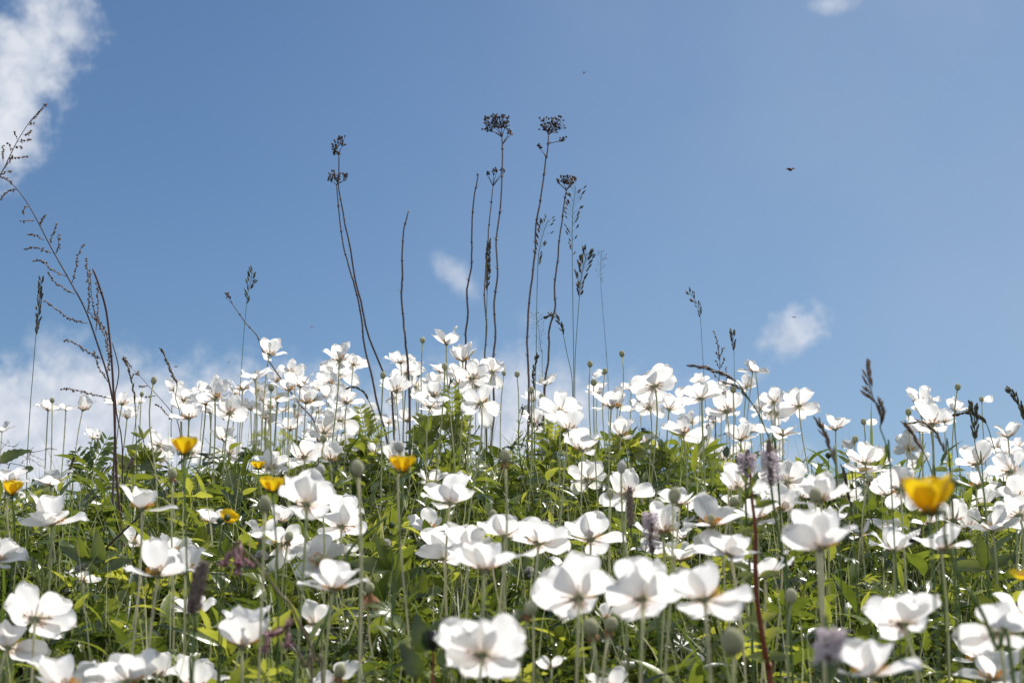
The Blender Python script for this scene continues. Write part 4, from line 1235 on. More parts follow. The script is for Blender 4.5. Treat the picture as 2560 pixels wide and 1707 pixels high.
bare(Z1([(455, 925), (490, 1020), (522, 1140), (545, 1350), (558, 1568)]) + TT('A0', [(1140, 1500)]) + TT('B0', [(1165, 600), (1200, 950), (1245, 1300), (1292, 1568)]) + TT('C0', [(1440, 600), (1460, 1000), (1468, 1280)]),
     2.3, .0019, "tallest maroon stalk, running from the sky down to the lowest flowers", 61)
bare(TT('A0', [(1100, 225), (1140, 360), (1165, 500), (1150, 620), (1128, 740), (1150, 950), (1190, 1150), (1200, 1500)]), 2.5, .0010, "thin curved stalk bowing out beside the tall maroon one", 62)
bare(TT('B0', [(1400, 715), (1200, 900), (1000, 1100), (830, 1310), (670, 1500), (600, 1590)]), 2.1, .0017, "dark diagonal stalk slanting low through the leaves", 63)
bare(TT('C1', [(1990, -250), (1620, 70), (1520, 360), (1400, 680), (1290, 980), (1180, 1230)]) + [(730, 1707)], 1.5, .0016, "blurred green diagonal stalk crossing a wide-open bloom", 64, m=GSTEM, name="weed_stalk")
bare(TT('C1', [(2249, 740), (2000, 940), (1800, 1200), (1700, 1400)]), 1.9, .0012, "green stalk slanting low past a drooping-petalled seed head", 65, m=GSTEM, name="weed_stalk")
bare(TT('C4', [(1200, 1060), (1400, 1190), (1560, 1330), (1720, 1480)]), 1.8, .0011, "pale straw lying slantwise in the leaves", 66, m=BLADE, name="straw")
bare(TT('C4', [(640, 100), (930, 60 + 400), (1150, 800), (1500, 1200)]), 1.05, .0010, "thin soft-focus straw hanging over large blooms", 67, m=BLADE, name="straw") if False else None
bare(TT('B4', [(1240, 700), (1230, 950), (1320, 1200), (1440, 1450)]) + TT('C4', [(1650, 560), (1800, 820), (1960, 1200), (2130, 1500)]), .98, .0014, "broad blurred green stalk in front of the blooms, below the big buttercup", 68, m=GSTEM, name="weed_stalk")

# hoary plantains: spike with a ring of lilac stamens


def plantain(pts, d, spike_r, label, seed, fluff=None, head_n=3):
    g = random.Random(seed)
    sp = path3(pts, d, g, jit=.005)
    r = thing("plantain", root_at(sp), label, "plantain", "flowering plantains")
    b = MB(); b.tube(sp, [.0010, .0012, .0014], 6, .5)
    part("stem", b.mesh("stem", GSTEM), r)
    b = MB(); k1 = (head_n - 1) * 5
    ax = sp[:k1 + 1]
    b.tube(ax, [spike_r * .5, spike_r * .9, spike_r, spike_r * .8], 9, .4)
    for k in range(150):
        f = g.uniform(0, k1 - .01); i = int(f); o = ax[i].lerp(ax[i + 1], f - i)
        t = g.uniform(0, 6.28); tg = (ax[0] - ax[-1]).normalized(); e1 = (RIGHT - tg * RIGHT.dot(tg)).normalized(); e2 = tg.cross(e1)
        rr = spike_r * (.5 + .5 * min(1, f / k1 * 3))
        sd = e1 * math.cos(t) + e2 * math.sin(t)
        b.blob(o + sd * rr, spike_r * .30, sd * .5 + tg, spike_r * .5, 5, 4, g.random())
    part("spike", b.mesh("spike", PLANT), r)
    if fluff:
        f0, f1, ln, cnt = fluff
        b = MB()
        for k in range(cnt):
            f = g.uniform(f0, f1) * k1; i = min(int(f), k1 - 1); o = ax[i].lerp(ax[i + 1], f - i)
            t = g.uniform(0, 6.28); sd = RIGHT * math.cos(t) + FWD * math.sin(t) + UP * g.uniform(-.35, .35)
            l = ln * g.uniform(.7, 1.15)
            q = o + sd * l
            b.tube([o, o + sd * l * .6 + UP * l * .1, q], .00021, 3, g.random())
            b.blob(q, .0008, sd, .0011, 4, 3, g.uniform(.5, 1))
        part("stamens", b.mesh("stamens", PINKF), r)
    return r


plantain(TT('B3', [(350, 720), (355, 850), (370, 1100), (390, 1250), (420, 1560)]), 1.6, .0024, "hoary plantain fully ringed in lilac fluff, lower than the others", 71, (.0, .9, .0075, 260), 3)
plantain(TT('B3', [(1308, 95), (1300, 200), (1290, 380), (1285, 600), (1310, 1000), (1330, 1400)]), 1.5, .0022, "hoary plantain with a lilac collar near its tip, behind the red stem", 72, (.25, .85, .0080, 280), 3)
plantain(TT('B3', [(1512, 0), (1522, 150), (1535, 440), (1570, 700), (1640, 1100), (1700, 1450)]), 1.45, .0024, "tall hoary plantain, brown tip standing above its lilac fluff", 73, (.40, .95, .0080, 280), 3)
plantain(TT('B3', [(150, 465), (152, 600), (158, 850), (185, 1000), (220, 1100)]), 1.7, .0030, "bare green-brown plantain spike without fluff before a white bloom", 74, None, 3)
plantain(TT('C0', [(2249, 250), (2190, 400), (2150, 620), (2130, 780), (2150, 1000), (2120, 1300)]), 1.05, .0042, "thick dark blurred plantain head overlapping a grey-white bloom", 75, None, 4)
plantain(TT('C4', [(150, 1000), (120, 1150), (90, 1330), (100, 1500)]), .80, .0017, "very blurred mauve plantain head beside the bottom-corner bloom", 76, (.0, .95, .0065, 190), 3)
plantain(TT('B0', [(1305, 165), (1285, 220), (1260, 280), (1200, 480), (1140, 680), (1090, 1080)]), 2.5, .0026, "short plantain bud spike leaning beside the maroon stalk", 77, None, 3)

# drooping pink catchflies


def catchfly(stem, bells, d, label, seed):
    g = random.Random(seed)
    sp = path3(stem, d, g, jit=.006)
    r = thing("pink_catchfly", root_at(sp), label, "wildflower", "drooping pink catchflies")
    b = MB(); b.tube(sp, [.0007, .0011, .0012], 6, .3)
    part("stem", b.mesh("stem", CSTEM), r)
    for (x0, y0, x1, y1, rr) in bells:
        o, q = P(x0, y0, d), P(x1, y1, d - .01)
        b = MB()
        i = min(range(len(sp)), key=lambda k: (sp[k] - o).length)
        b.tube(spline([sp[i], sp[i].lerp(o, .6) + UP * .003, o], 3), .0006, 4, .2)
        ax = q - o; ln = ax.length
        b.tube([o, o + ax * .25, o + ax * .6, o + ax * .85], [rr * .35, rr, rr * .85, rr * .9], 8, .25)
        e1 = RIGHT; e2 = ax.normalized().cross(e1)
        for k in range(5):
            t = k * 1.2566 + seed; sd = e1 * math.cos(t) + e2 * math.sin(t)
            b.tube([o + ax * .8 + sd * rr * .6, o + ax * .95 + sd * rr * 1.1, o + ax * 1.0 + sd * rr * 2.0 + UP * rr], [rr * .25, rr * .4, rr * .1], 4, .9)
        part("flower", b.mesh("flower", CATCH), r)
    return r


catchfly(TT('B1', [(330, 1000), (390, 1075), (480, 1160), (590, 1300), (680, 1430), (760, 1530)]) + TT('C1', [(930, 690), (1030, 900), (1120, 1060), (1230, 1350), (1290, 1560)]),
         [(*T('B1', 290, 1050), *T('B1', 330, 1230), .0030), (*T('B1', 250, 1090), *T('B1', 180, 1240), .0028), (*T('B1', 350, 1010), *T('B1', 320, 1330), .0024), (*T('B1', 370, 1150), *T('B1', 460, 1230), .0018)], 1.25,
         "drooping pink catchfly, higher of two, arching over white blooms", 81)
catchfly(TT('C1', [(900, 930), (880, 950), (920, 1000), (960, 1120), (1060, 1290), (1110, 1400), (1180, 1568)]),
         [(*T('C1', 880, 980), *T('C1', 700, 1050), .0026), (*T('C1', 920, 1000), *T('C1', 910, 1180), .0026), (*T('C1', 890, 960), *T('C1', 930, 900), .0018), (*T('C1', 700, 1050), *T('C1', 650, 1230), .0022)], 1.2,
         "drooping pink catchfly, lower of two, near a pale half-shut bloom", 82)

# leafy plants one can tell apart


def shoot(pts, d, leaves, label, seed, m=LEAF, stemm=GSTEM, r0=.0012, name="leafy_shoot", cat="leafy plant", group="leafy shoots", extra=None):
    """leaves: (template, px, py, length m, angle in the picture deg, turn towards the camera deg)"""
    g = random.Random(seed)
    sp = path3(pts, d, g, jit=.005)
    r = thing(name, root_at(sp), label, cat, group)
    b = MB(); b.tube(sp, [r0 * .6, r0, r0 * 1.2], 6, .5)
    part("stem", b.mesh("stem", stemm), r)
    b = MB()
    for (tm, lx, ly, ln, ang, tilt) in leaves:
        o = P(lx, ly, d + g.uniform(-.01, .01))
        a = math.radians(ang); tt = math.radians(tilt)
        x = ((RIGHT * math.cos(a) + UP * math.sin(a)) * math.cos(tt) - FWD * math.sin(tt)).normalized()
        z = (UP * .55 - FWD * .75 + RIGHT * g.uniform(-.3, .3)); z = (z - x * z.dot(x)).normalized()
        y = z.cross(x)
        m3 = np.array([[x.x, y.x, z.x], [x.y, y.y, z.y], [x.z, y.z, z.z]]) * ln
        b.inst(tm, m3, o, min(1, max(0, g.gauss(.85, .15))))
        i = min(range(len(sp)), key=lambda k: (sp[k] - o).length)
        if (sp[i] - o).length > .002: b.tube([sp[i], o], .0006, 4, .4)
    part("leaves", b.mesh("leaves", m), r)
    return r


def bed_straw(tile, pts, d, label, seed, side=()):
    g = random.Random(seed)
    lv = []
    allp = [pts] + list(side)
    sp0 = None
    g3 = path3(TT(tile, pts), d, g, jit=.004)
    r = thing("bedstraw", root_at(g3), label, "wild plant", "bedstraw sprigs")
    b = MB(); b2 = MB(); b3 = MB()
    for n_p, pl in enumerate(allp):
        s3 = g3 if n_p == 0 else path3(TT(tile, pl), d, g, jit=.004, foot=False)
        b.tube(s3, [.0005, .0008, .0010], 5, .5)
        ln = 0
        for i in range(1, len(s3) - 1):
            ln += (s3[i] - s3[i - 1]).length
            if ln > .013:
                ln = 0
                q = Vector((0, 0, 1)).rotation_difference((s3[i - 1] - s3[i + 1]).normalized()).to_matrix()
                b2.inst(whorl(7, g.randrange(99)), np.array(q) * (.016 * min(1, .35 + i / 14)), s3[i], g.gauss(.35, .12))
        for k in range(26):
            f = g.random() ** 1.5 * 4; i = min(int(f), len(s3) - 2); o = s3[i].lerp(s3[i + 1], f - i)
            b3.blob(o + Vector((g.gauss(0, .0022), g.gauss(0, .0022), g.gauss(.001, .0015))), .0011, (0, 0, 1), .0015, 5, 4, g.random() * .4)
    part("stem", b.mesh("stem", GSTEM), r); part("leaves", b2.mesh("leaves", LEAF), r); part("buds", b3.mesh("buds", LEAF), r)


bed_straw('A2', [(575, 750), (595, 880), (590, 1000), (565, 1200), (545, 1400), (540, 1568)], 2.75, "whorled bedstraw sprig in front of a bloom seen from beneath", 91, [[(770, 930), (720, 990), (660, 1080), (620, 1130)]])
bed_straw('A2', [(1105, 855), (1095, 940), (1075, 1020), (1070, 1200), (1090, 1400), (1095, 1568)], 2.75, "bushy whorled bedstraw sprig beside the tall tansy stalks", 92, [[(1185, 955), (1170, 1050), (1130, 1150), (1090, 1250)], [(1290, 1020), (1230, 1090), (1160, 1160)]])
bed_straw('A3', [(270, 1080), (340, 1100), (420, 1140), (490, 1240), (540, 1350), (580, 1500)], 2.7, "bedstraw sprig leaning sideways over the ridge leaves", 93)
fl = 3.05


def fan(cx, cy, n, rad, tm, ln, seed, a0=0, a1=180, tilt=(0, 40)):
    g = random.Random(seed)
    out = []
    for k in range(n):
        a = a0 + (a1 - a0) * (k + .5) / n + g.uniform(-15, 15)
        rr = rad * g.uniform(.2, 1)
        out.append((tm[g.randrange(len(tm))], cx + math.cos(math.radians(a)) * rr, cy - math.sin(math.radians(a)) * rr, ln * g.uniform(.75, 1.2), a + g.uniform(-25, 25), g.uniform(*tilt)))
    return out


def P2(tile, x, y): return T(tile, x, y)


RIDGE = [  # tile, x, y, leaves, radius px, templates, leaf length, label
 ('A1', 560, 1225, 9, 30, PALMS, .036, "dark divided-leaf clump on the ridge below a drooping white bloom"),
 ('A1', 790, 1260, 8, 36, PALMS, .032, "bright lobed-leaf clump on the ridge under a small open bloom"),
 ('A1', 1530, 1400, 9, 34, PALMS, .038, "toothed leaf clump on the ridge behind a large oval seed head"),
 ('A2', 330, 1170, 12, 40, PALMS, .040, "tall heap of backlit lobed leaves crowning the ridge"),
 ('A2', 1480, 1330, 10, 40, PALMS, .036, "bushy leaf clump on the ridge by the nodding bloom, tansy close by"),
 ('A3', 110, 1280, 9, 26, PALMS, .036, "lobed leaf clump against the sky beside a woolly bud"),
 ('A3', 490, 1480, 9, 36, PALMS, .040, "spreading lobed leaf clump at the crest under sideways bedstraw"),
 ('A3', 1020, 1560, 8, 30, OVATES, .036, "rounded leaves at the crest just behind a dark budded weed"),
 ('A4', 520, 1560, 8, 30, LANCES, .05, "narrow leaves at the crest beneath a ruffled bloom"),
 ('B4', 620, 740, 8, 34, PALMS, .038, "lobed leaf clump at the crest under a grey bowl-shaped bloom"),
 ('B0', 1380, 300, 9, 34, PALMS, .034, "leaf clump at the crest below a bloom seen from beneath"),
 ('A0', 1340, 1560, 7, 30, LANCES, .045, "narrow-leaved shoot at the crest beside the leaning plantain bud"),
]
for k, (tile, x, y, nl, rad, tm, ln, lb) in enumerate(RIDGE):
    cx, cy = T(tile, x, y)
    d = plant_depth(cx, cy, 2.95, .06, .16)
    shoot([(cx, cy), (cx + 4, cy + 25), (cx + 6, cy + 50)], d, fan(cx, cy, nl, rad, tm, ln * 1.05, 300 + k, -10, 190), lb, 120 + k)
for k, (tile, pl, lv, lb, mm) in enumerate([
    ('A2', [(110, 1180), (110, 1300), (115, 1450)], [(OVATES[1], 165, 1120, .042, 205, 30), (OVATES[0], 60, 1290, .040, 85, 10), (OVATES[1], 150, 1080, .030, 70, 10)], "bright lime toothed leaf glowing in backlight near an orange buttercup", LIME),
    ('A2', [(440, 1290), (440, 1400), (430, 1520)], [(OVATES[1], 380, 1450, .048, 62, 15), (OVATES[0], 400, 1440, .030, 120, 30)], "single broad lime leaf glowing on the ridge, lower than its neighbour", LIME),
    ('A0', [(100, 1400), (70, 1480), (60, 1560)], [(OVATES[2], 0, 1390, .052, 35, 10), (OVATES[2], 330, 1450, .03, 190, 20)], "sharp-toothed green leaf pointing up beside dead twigs", LEAF),
    ('A0', [(1400, 1120), (1420, 1300), (1430, 1500)], [(LANCES[1], 1400, 1170, .026, 100, 10), (LANCES[1], 1400, 1180, .028, 70, 10), (LANCES[2], 1390, 1150, .022, 150, 10), (LANCES[3], 1410, 1280, .034, 152, 20), (LANCES[1], 1400, 1160, .020, 205, 10)], "pointed leafy shoot tip between small blooms and the grass spike", LEAF),
    ('A4', [(260, 1300), (300, 1400), (330, 1560)], [(LANCES[3], 260, 1330, .022, 20, 10), (LANCES[3], 250, 1330, .020, 130, 30), (LANCES[2], 300, 1420, .030, 135, 20), (LANCES[2], 330, 1500, .030, 40, 20)], "dark leafy shoot in the sky beside a one-petalled seed head", LEAF),
    ('A4', [(1275, 1320), (1280, 1420), (1290, 1560)], [(LANCES[3], 1265, 1470, .030, 165, 20), (LANCES[3], 1285, 1460, .026, 95, 10), (LANCES[3], 1300, 1480, .022, 20, 20), (LANCES[2], 1290, 1370, .020, 110, 20)], "leaf trio standing in a gap of blue sky", LEAF),
    ('B3', [(730, 0), (750, 150), (790, 400)], [(LANCES[0], 740, 100, .05, 120, 10), (LANCES[0], 760, 180, .045, 60, 10)], "thin forked leafy stem rising behind a white bloom near the crest", LEAF),
]):
    d = plant_depth(*T(tile, *lv[0][1:3]), 2.85, .08, .3)
    shoot(TT(tile, pl), d, [(tm, *T(tile, x, y), ln, a, tl) for tm, x, y, ln, a, tl in lv], lb, 160 + k, m=mm)
for k, (tile, pts, ln, ang, lb) in enumerate([
    ('A1', [(1590, 1180), (1600, 1300), (1610, 1400)], .075, 100, "yarrow-like feathery frond behind a bloom that hangs a petal"),
    ('A2', [(430, 990), (440, 1100), (460, 1200)], .075, 95, "dark feathery frond standing left of a whorled bedstraw sprig"),
    ('A2', [(1415, 1220), (1420, 1300), (1430, 1400)], .07, 88, "dark feathery frond between tansy stalks and nodding blooms"),
    ('A0', [(880, 1520), (870, 1560), (860, 1600)], .09, 72, "grey-green feathery wormwood spray in the pale sky"),
]):
    d = plant_depth(*T(tile, *pts[0]), 2.95, .05, .25)
    x, y = T(tile, *pts[0])
    lv = [(FRONDS[0], x, y + 8, ln, ang, 5), (FRONDS[1], x + 3, y + 20, ln * .8, ang + 35, 20), (FRONDS[0], x - 3, y + 20, ln * .75, ang - 40, 20)]
    shoot(TT(tile, pts), d, lv, lb, 180 + k, m=GREYLEAF if k == 3 else LEAF, name="feathery_herb", group="feathery herbs")
# broad upright blades
for k, (tile, pts, wd, lb) in enumerate([
    ('A4', [(512, 800), (510, 950), (512, 1100), (514, 1300), (510, 1560)], .0022, "single tall straight green blade behind a one-petalled seed head"),
    ('A4', [(1050, 1190), (1010, 1300), (960, 1450), (920, 1560)], .0030, "bright broad blade slanting between blooms and brown grass"),
    ('A3', [(1050, 1300), (1000, 1420), (960, 1560)], .003, "broad green blade leaning at the crest beside rounded leaves"),
    ('C2', [(850, 850), (890, 700), (880, 640)], .003, "short green blade between two foreground stems")]):
    g = random.Random(900 + k)
    if k == 3: continue
    sp = path3(TT(tile, pts), plant_depth(*T(tile, *pts[0]), 2.6, .1, .45), g, jit=.004)
    V = []
    for i, p in enumerate(sp):
        u_ = i / (len(sp) - 1); h_ = wd * min(1, .08 + u_ * 2.2)
        V += [tuple(p - RIGHT * h_), tuple(p + FWD * h_ * .5), tuple(p + RIGHT * h_)]
    Fq = [[i * 3 + c, (i + 1) * 3 + c, (i + 1) * 3 + c + 1, i * 3 + c + 1] for i in range(len(sp) - 1) for c in (0, 1)]
    r = thing("grass_blade", root_at(sp), lb, "grass", "broad single blades")
    part("blade", mesh_np("blade", V, Fq, BLADE, np.full(len(V), .7)), r)

# red-stemmed leafy plant
d = 1.45
lv = []
for (x, y, ln, a) in [(1320, 330, .012, 95), (1300, 440, .022, 110), (1350, 430, .022, 75), (1290, 540, .020, 130), (1380, 660, .036, 32), (1395, 640, .018, 80), (1400, 900, .036, 165), (1400, 900, .022, 60),
                      (1320, 480, .020, 60), (1300, 560, .024, 80), (1420, 1340, .032, 30), (1330, 1270, .034, 145), (1280, 1180, .028, 75), (1200, 1330, .03, 20), (1410, 900, .012, 20)]:
    px, py = T('B3', x, y); lv.append((LANCES[3], px, py, ln * .55, a, 20))
for (x, y, ln, a) in [(1640, 1100, .034, 150), (1660, 1060, .03, 40), (1610, 900, .03, 160), (1620, 860, .025, 30), (1690, 1290, .034, 165), (1700, 1280, .03, 10)]:
    px, py = T('C3', x, y); lv.append((OVATES[0], px, py, ln * .6, a, 25))
shoot(TT('B3', [(1330, 310), (1345, 560), (1370, 760), (1385, 950), (1380, 1200)]) + TT('C3', [(1552, 350), (1560, 600), (1600, 900), (1650, 1200), (1690, 1400), (1710, 1568)]), d, lv,
      "red-stemmed upright plant with paired green leaves, rising through the blooms", 201, stemm=RSTEM, r0=.0022, name="red_stemmed_plant", group=None, m=LEAF)
# dark capsule on an orange-red stalk in the foreground
g = random.Random(5)
sp = path3(TT('C2', [(262, 1210), (262, 1400), (255, 1568)]), 1.25, g, jit=0)
r = thing("capsule_plant", root_at(sp), "dark narrow capsule on a thin orange-red stalk beside the ruffled bloom", "seed capsule")
b = MB(); b.tube(sp, [.0008, .001], 6, .8); part("stalk", b.mesh("stalk", RSTEM), r)
b = MB(); b.blob(P(*T('C2', 262, 1105), 1.25), .0042, UP, .0085, 12, 8, .35, .05, 2); part("capsule", b.mesh("capsule", INSECT), r)
b = MB()
for x, y, ln, a in ((150, 1230, .03, 100), (180, 1200, .03, 60), (120, 1500, .03, 120), (300, 1350, .022, 40)):
    px, py = T('C2', x, y); o = P(px, py, 1.25); x_ = RIGHT * math.cos(math.radians(a)) + UP * math.sin(math.radians(a)); z_ = (-FWD * .8 + UP * .4); z_ = (z_ - x_ * z_.dot(x_)).normalized(); y_ = z_.cross(x_)
    b.inst(OVATES[0], np.array([[x_.x, y_.x, z_.x], [x_.y, y_.y, z_.y], [x_.z, y_.z, z_.z]]) * ln, o, .2); b.tube([o, sp[min(len(sp) - 1, 6)]], .0006, 4, .4)
part("leaves", b.mesh("leaves", LEAF), r)

# clovers: three-part lance leaves, some with a pale round head
CLV = [('B0', 860, 1200, .042, 0, (-60, 60), "clover leaf trio beside a dark diagonal stalk, pale head above"),
       ('B0', 985, 1270, .044, 1, None, "large clover leaf trio under the diagonal stalk, without a head"),
       ('B1', 1840, 1270, .050, 2, (-70, -230), "clover with long leaflets and a pale head, near a drooping-petalled seed head"),
       ('C1', 2040, 590, .046, 0, None, "grey-green clover leaf trio near the green slanting stalk"),
       ('C2', 140, 620, .036, 1, None, "downy clover leaf trio by paired pale stems"),
       ('C2', 1300, 440, .034, 2, (10, -70), "clover with a pale striped head between foreground stems"),
       ('C1', 560, 300, .03, 0, (60, -110), "small clover with a pale head beneath white petals"),
       ('C2', 1440, 1080, .042, 2, None, "clover leaf trio under a brown-stubbed seed head"),
       ('C4', 1830, 320, .042, 0, None, "clover leaf trio low among slanting stems, near the cut-off buttercup"),
       ('C1', 480, 960, .034, 1, None, "clover leaf trio behind the half-closed bloom"),
       ('C2', 1720, 1440, .05, 0, None, "tall pointed clover leaves beside a low white bloom")]
for k, (tile, x, y, ln, ti, hd, lb) in enumerate(CLV):
    g = random.Random(700 + k)
    px, py = T(tile, x, y)
    d = plant_depth(px, py, 1.95, .07, .2)
    c = P(px, py, d)
    sp = path3([(px, py), (px + 6, py + 40), (px + 8, py + 90)], d, g, jit=.004)
    r = thing("clover", root_at(sp), lb, "clover", "clovers")
    b = MB(); b.tube(sp, [.0009, .0011], 5, .5)
    if hd:
        hx, hy = T(tile, x + hd[0], y + hd[1]); hc = P(hx, hy, d)
        b.tube(spline([hc, hc.lerp(c, .5) + RIGHT * .004, c], 4), .0009, 5, .8)
    part("stem", b.mesh("stem", GSTEM), r)
    for q, a in enumerate((95, 40, 150)):
        a = math.radians(a + g.uniform(-20, 20)); x_ = (RIGHT * math.cos(a) + UP * math.sin(a) - FWD * g.uniform(-.2, .5)).normalized()
        z_ = -FWD * .8 + UP * .45 + RIGHT * g.uniform(-.4, .4); z_ = (z_ - x_ * z_.dot(x_)).normalized(); y_ = z_.cross(x_)
        b = MB(); b.inst(lance(.19, 8, .15 + .1 * q, k), np.array([[x_.x, y_.x, z_.x], [x_.y, y_.y, z_.y], [x_.z, y_.z, z_.z]]) * ln * g.uniform(.85, 1.1), c, .35 + g.uniform(-.15, .2))
        part("leaflet", b.mesh("leaflet", LEAF), r)
    if hd:
        b = MB()
        for q in range(90):
            t = g.uniform(0, 6.28); e = math.radians(g.uniform(-35, 90)); dv = (RIGHT * math.cos(t) + FWD * math.sin(t)) * math.cos(e) + UP * math.sin(e)
            b.tube([hc + dv * .002, hc + dv * .0085 + UP * .001], [.0007, .0009], 4, g.random())
        part("flower_head", b.mesh("flower_head", WOOL), r)

# ------------------------------------------------------------------ round green buds on wiry stems
for k, (tile, x, y, h_, dd, lb) in enumerate([
    ('B4', 1305, 425, 120, .92, "dark green round bud touching the big out-of-focus buttercup"),
    ('B1', 150, 790, 75, 1.45, "small round green bud before the deep orange buttercup, lower of a pair"),
    ('B1', 218, 760, 70, 1.45, "small round green bud overlapping the deep orange buttercup"),
    ('B1', 1535, 735, 62, 1.6, "tiny round bud on the stem of an oval felted seed head"),
    ('B1', 1830, 830, 70, 1.5, "round green bud at the tip of the blurred slanting stalk"),
    ('A4', 90, 1325, 60, 2.2, "small bristly bud in the sky gap beside a blurred grass spike"),
]):
    g = random.Random(k + 60)
    px, py = T(tile, x, y); c = P(px, py, dd); rr = h_ * TILE0[tile[0]][1] * dd / F / 2
    sp = path3([(px, py + 4), (px + g.uniform(-6, 6), py + 60), (px + g.uniform(-10, 10), py + 160)], dd, g, jit=.004)
    r = thing("flower_bud", root_at(sp), lb, "flower bud", "round green buds")
    b = MB(); b.tube(sp, [.0006, .0007, .0009], 5, .4); part("stem", b.mesh("stem", GSTEM), r)
    b = MB(); b.blob(c, rr * .85, UP, rr, 9, 7, .4, .15, k)
    for q in range(5):
        t = q * 1.2566; sd = RIGHT * math.cos(t) + FWD * math.sin(t)
        b.tube([c - UP * rr * .9 + sd * rr * .3, c + sd * rr * .95, c + UP * rr * .8 + sd * rr * .5], [rr * .2, rr * .3, rr * .08], 4, g.random())
    part("bud", b.mesh("bud", GREYLEAF), r)

# ------------------------------------------------------------------ insects


def insect(px, py, d, ln, ang, label, name, wings=0, legs=0, seed=0, m=INSECT, fat=.42):
    g = random.Random(seed)
    c = P(px, py, d); a = math.radians(ang)
    x = RIGHT * math.cos(a) + UP * math.sin(a)
    r = thing(name, c, label, "insect", None)
    b = MB()
    b.blob(c - x * ln * .18, ln * fat * .5, x, ln * .32, 10, 8, .3); b.blob(c + x * ln * .16, ln * fat * .42, x, ln * .17, 9, 7, .5); b.blob(c + x * ln * .38, ln * fat * .3, x, ln * .10, 8, 6, .2)
    for k in range(legs):
        s_ = -1 if k % 2 else 1; o = c + x * ln * (.2 - .17 * (k // 2))
        sd = (UP * math.cos(a) - RIGHT * math.sin(a)) * s_
        b.tube([o, o + sd * ln * .35 + x * ln * .05 * (1 - k // 2), o + sd * ln * .75 + x * ln * .25 * (1 - k // 2)], ln * .018, 3, .5)
    part("body", b.mesh("body", m), r)
    for s_ in ((-1, 1) if wings else ()):
        V, Fq = lance(.30, 6, .1)
        wx = (RIGHT * s_ + UP * g.uniform(.1, .35) - FWD * .2).normalized(); wz = (UP * .6 - FWD * .6); wz = (wz - wx * wz.dot(wx)).normalized(); wy = wz.cross(wx)
        b = MB(); b.inst((V, Fq), np.array([[wx.x, wy.x, wz.x], [wx.y, wy.y, wz.y], [wx.z, wy.z, wz.z]]) * ln * 1.15, c + x * ln * .1)
        part("wing", b.mesh("wing", WING), r)
    return r


insect(1975, 424, 3.0, .0085, -35, "dark bee with reddish wings flying alone in open sky", "flying_bee", 1, 0, 1, fat=.75)
insect(1460, 183, 3.0, .0042, 60, "tiny pale fly, highest speck in the blue sky", "flying_fly", 1, 0, 2, MUGB)
insect(440, 917, 2.8, .0036, -20, "small dark fly hovering beside a tilted brownish grass spike", "flying_fly", 1, 0, 3)
insect(1985, 793, 3.2, .0040, -40, "tiny fly crossing the small cloud", "flying_fly", 1, 0, 4, MUGB)
insect(573, 906, 3.0, .0024, 30, "tiny dark fly low in the sky above a wide white bloom", "flying_fly", 1, 0, 5)
insect(780, 818, 3.1, .0040, 10, "tiny pale fly in clear sky beside the crossing dead stalks", "flying_fly", 1, 0, 6, WOOL)
bx, by = T('B4', 940, 960)
insect(bx, by, 1.62, .0150, 30, "glossy black beetle sitting on the edge of a white petal", "black_beetle", 0, 6, 7, fat=.34)
bx, by = T('C1', 1205, 475)
insect(bx, by, 1.215, .0085, -8, "slim grey long-legged bug resting on a white petal", "grey_bug", 0, 6, 8, MUGB, .2)
bx, by = T('C1', 375, 1000)
insect(bx, by, 1.6, .0095, -50, "dark banded bee inside a half-closed white bloom", "bee", 1, 6, 9, INSECT, .5)
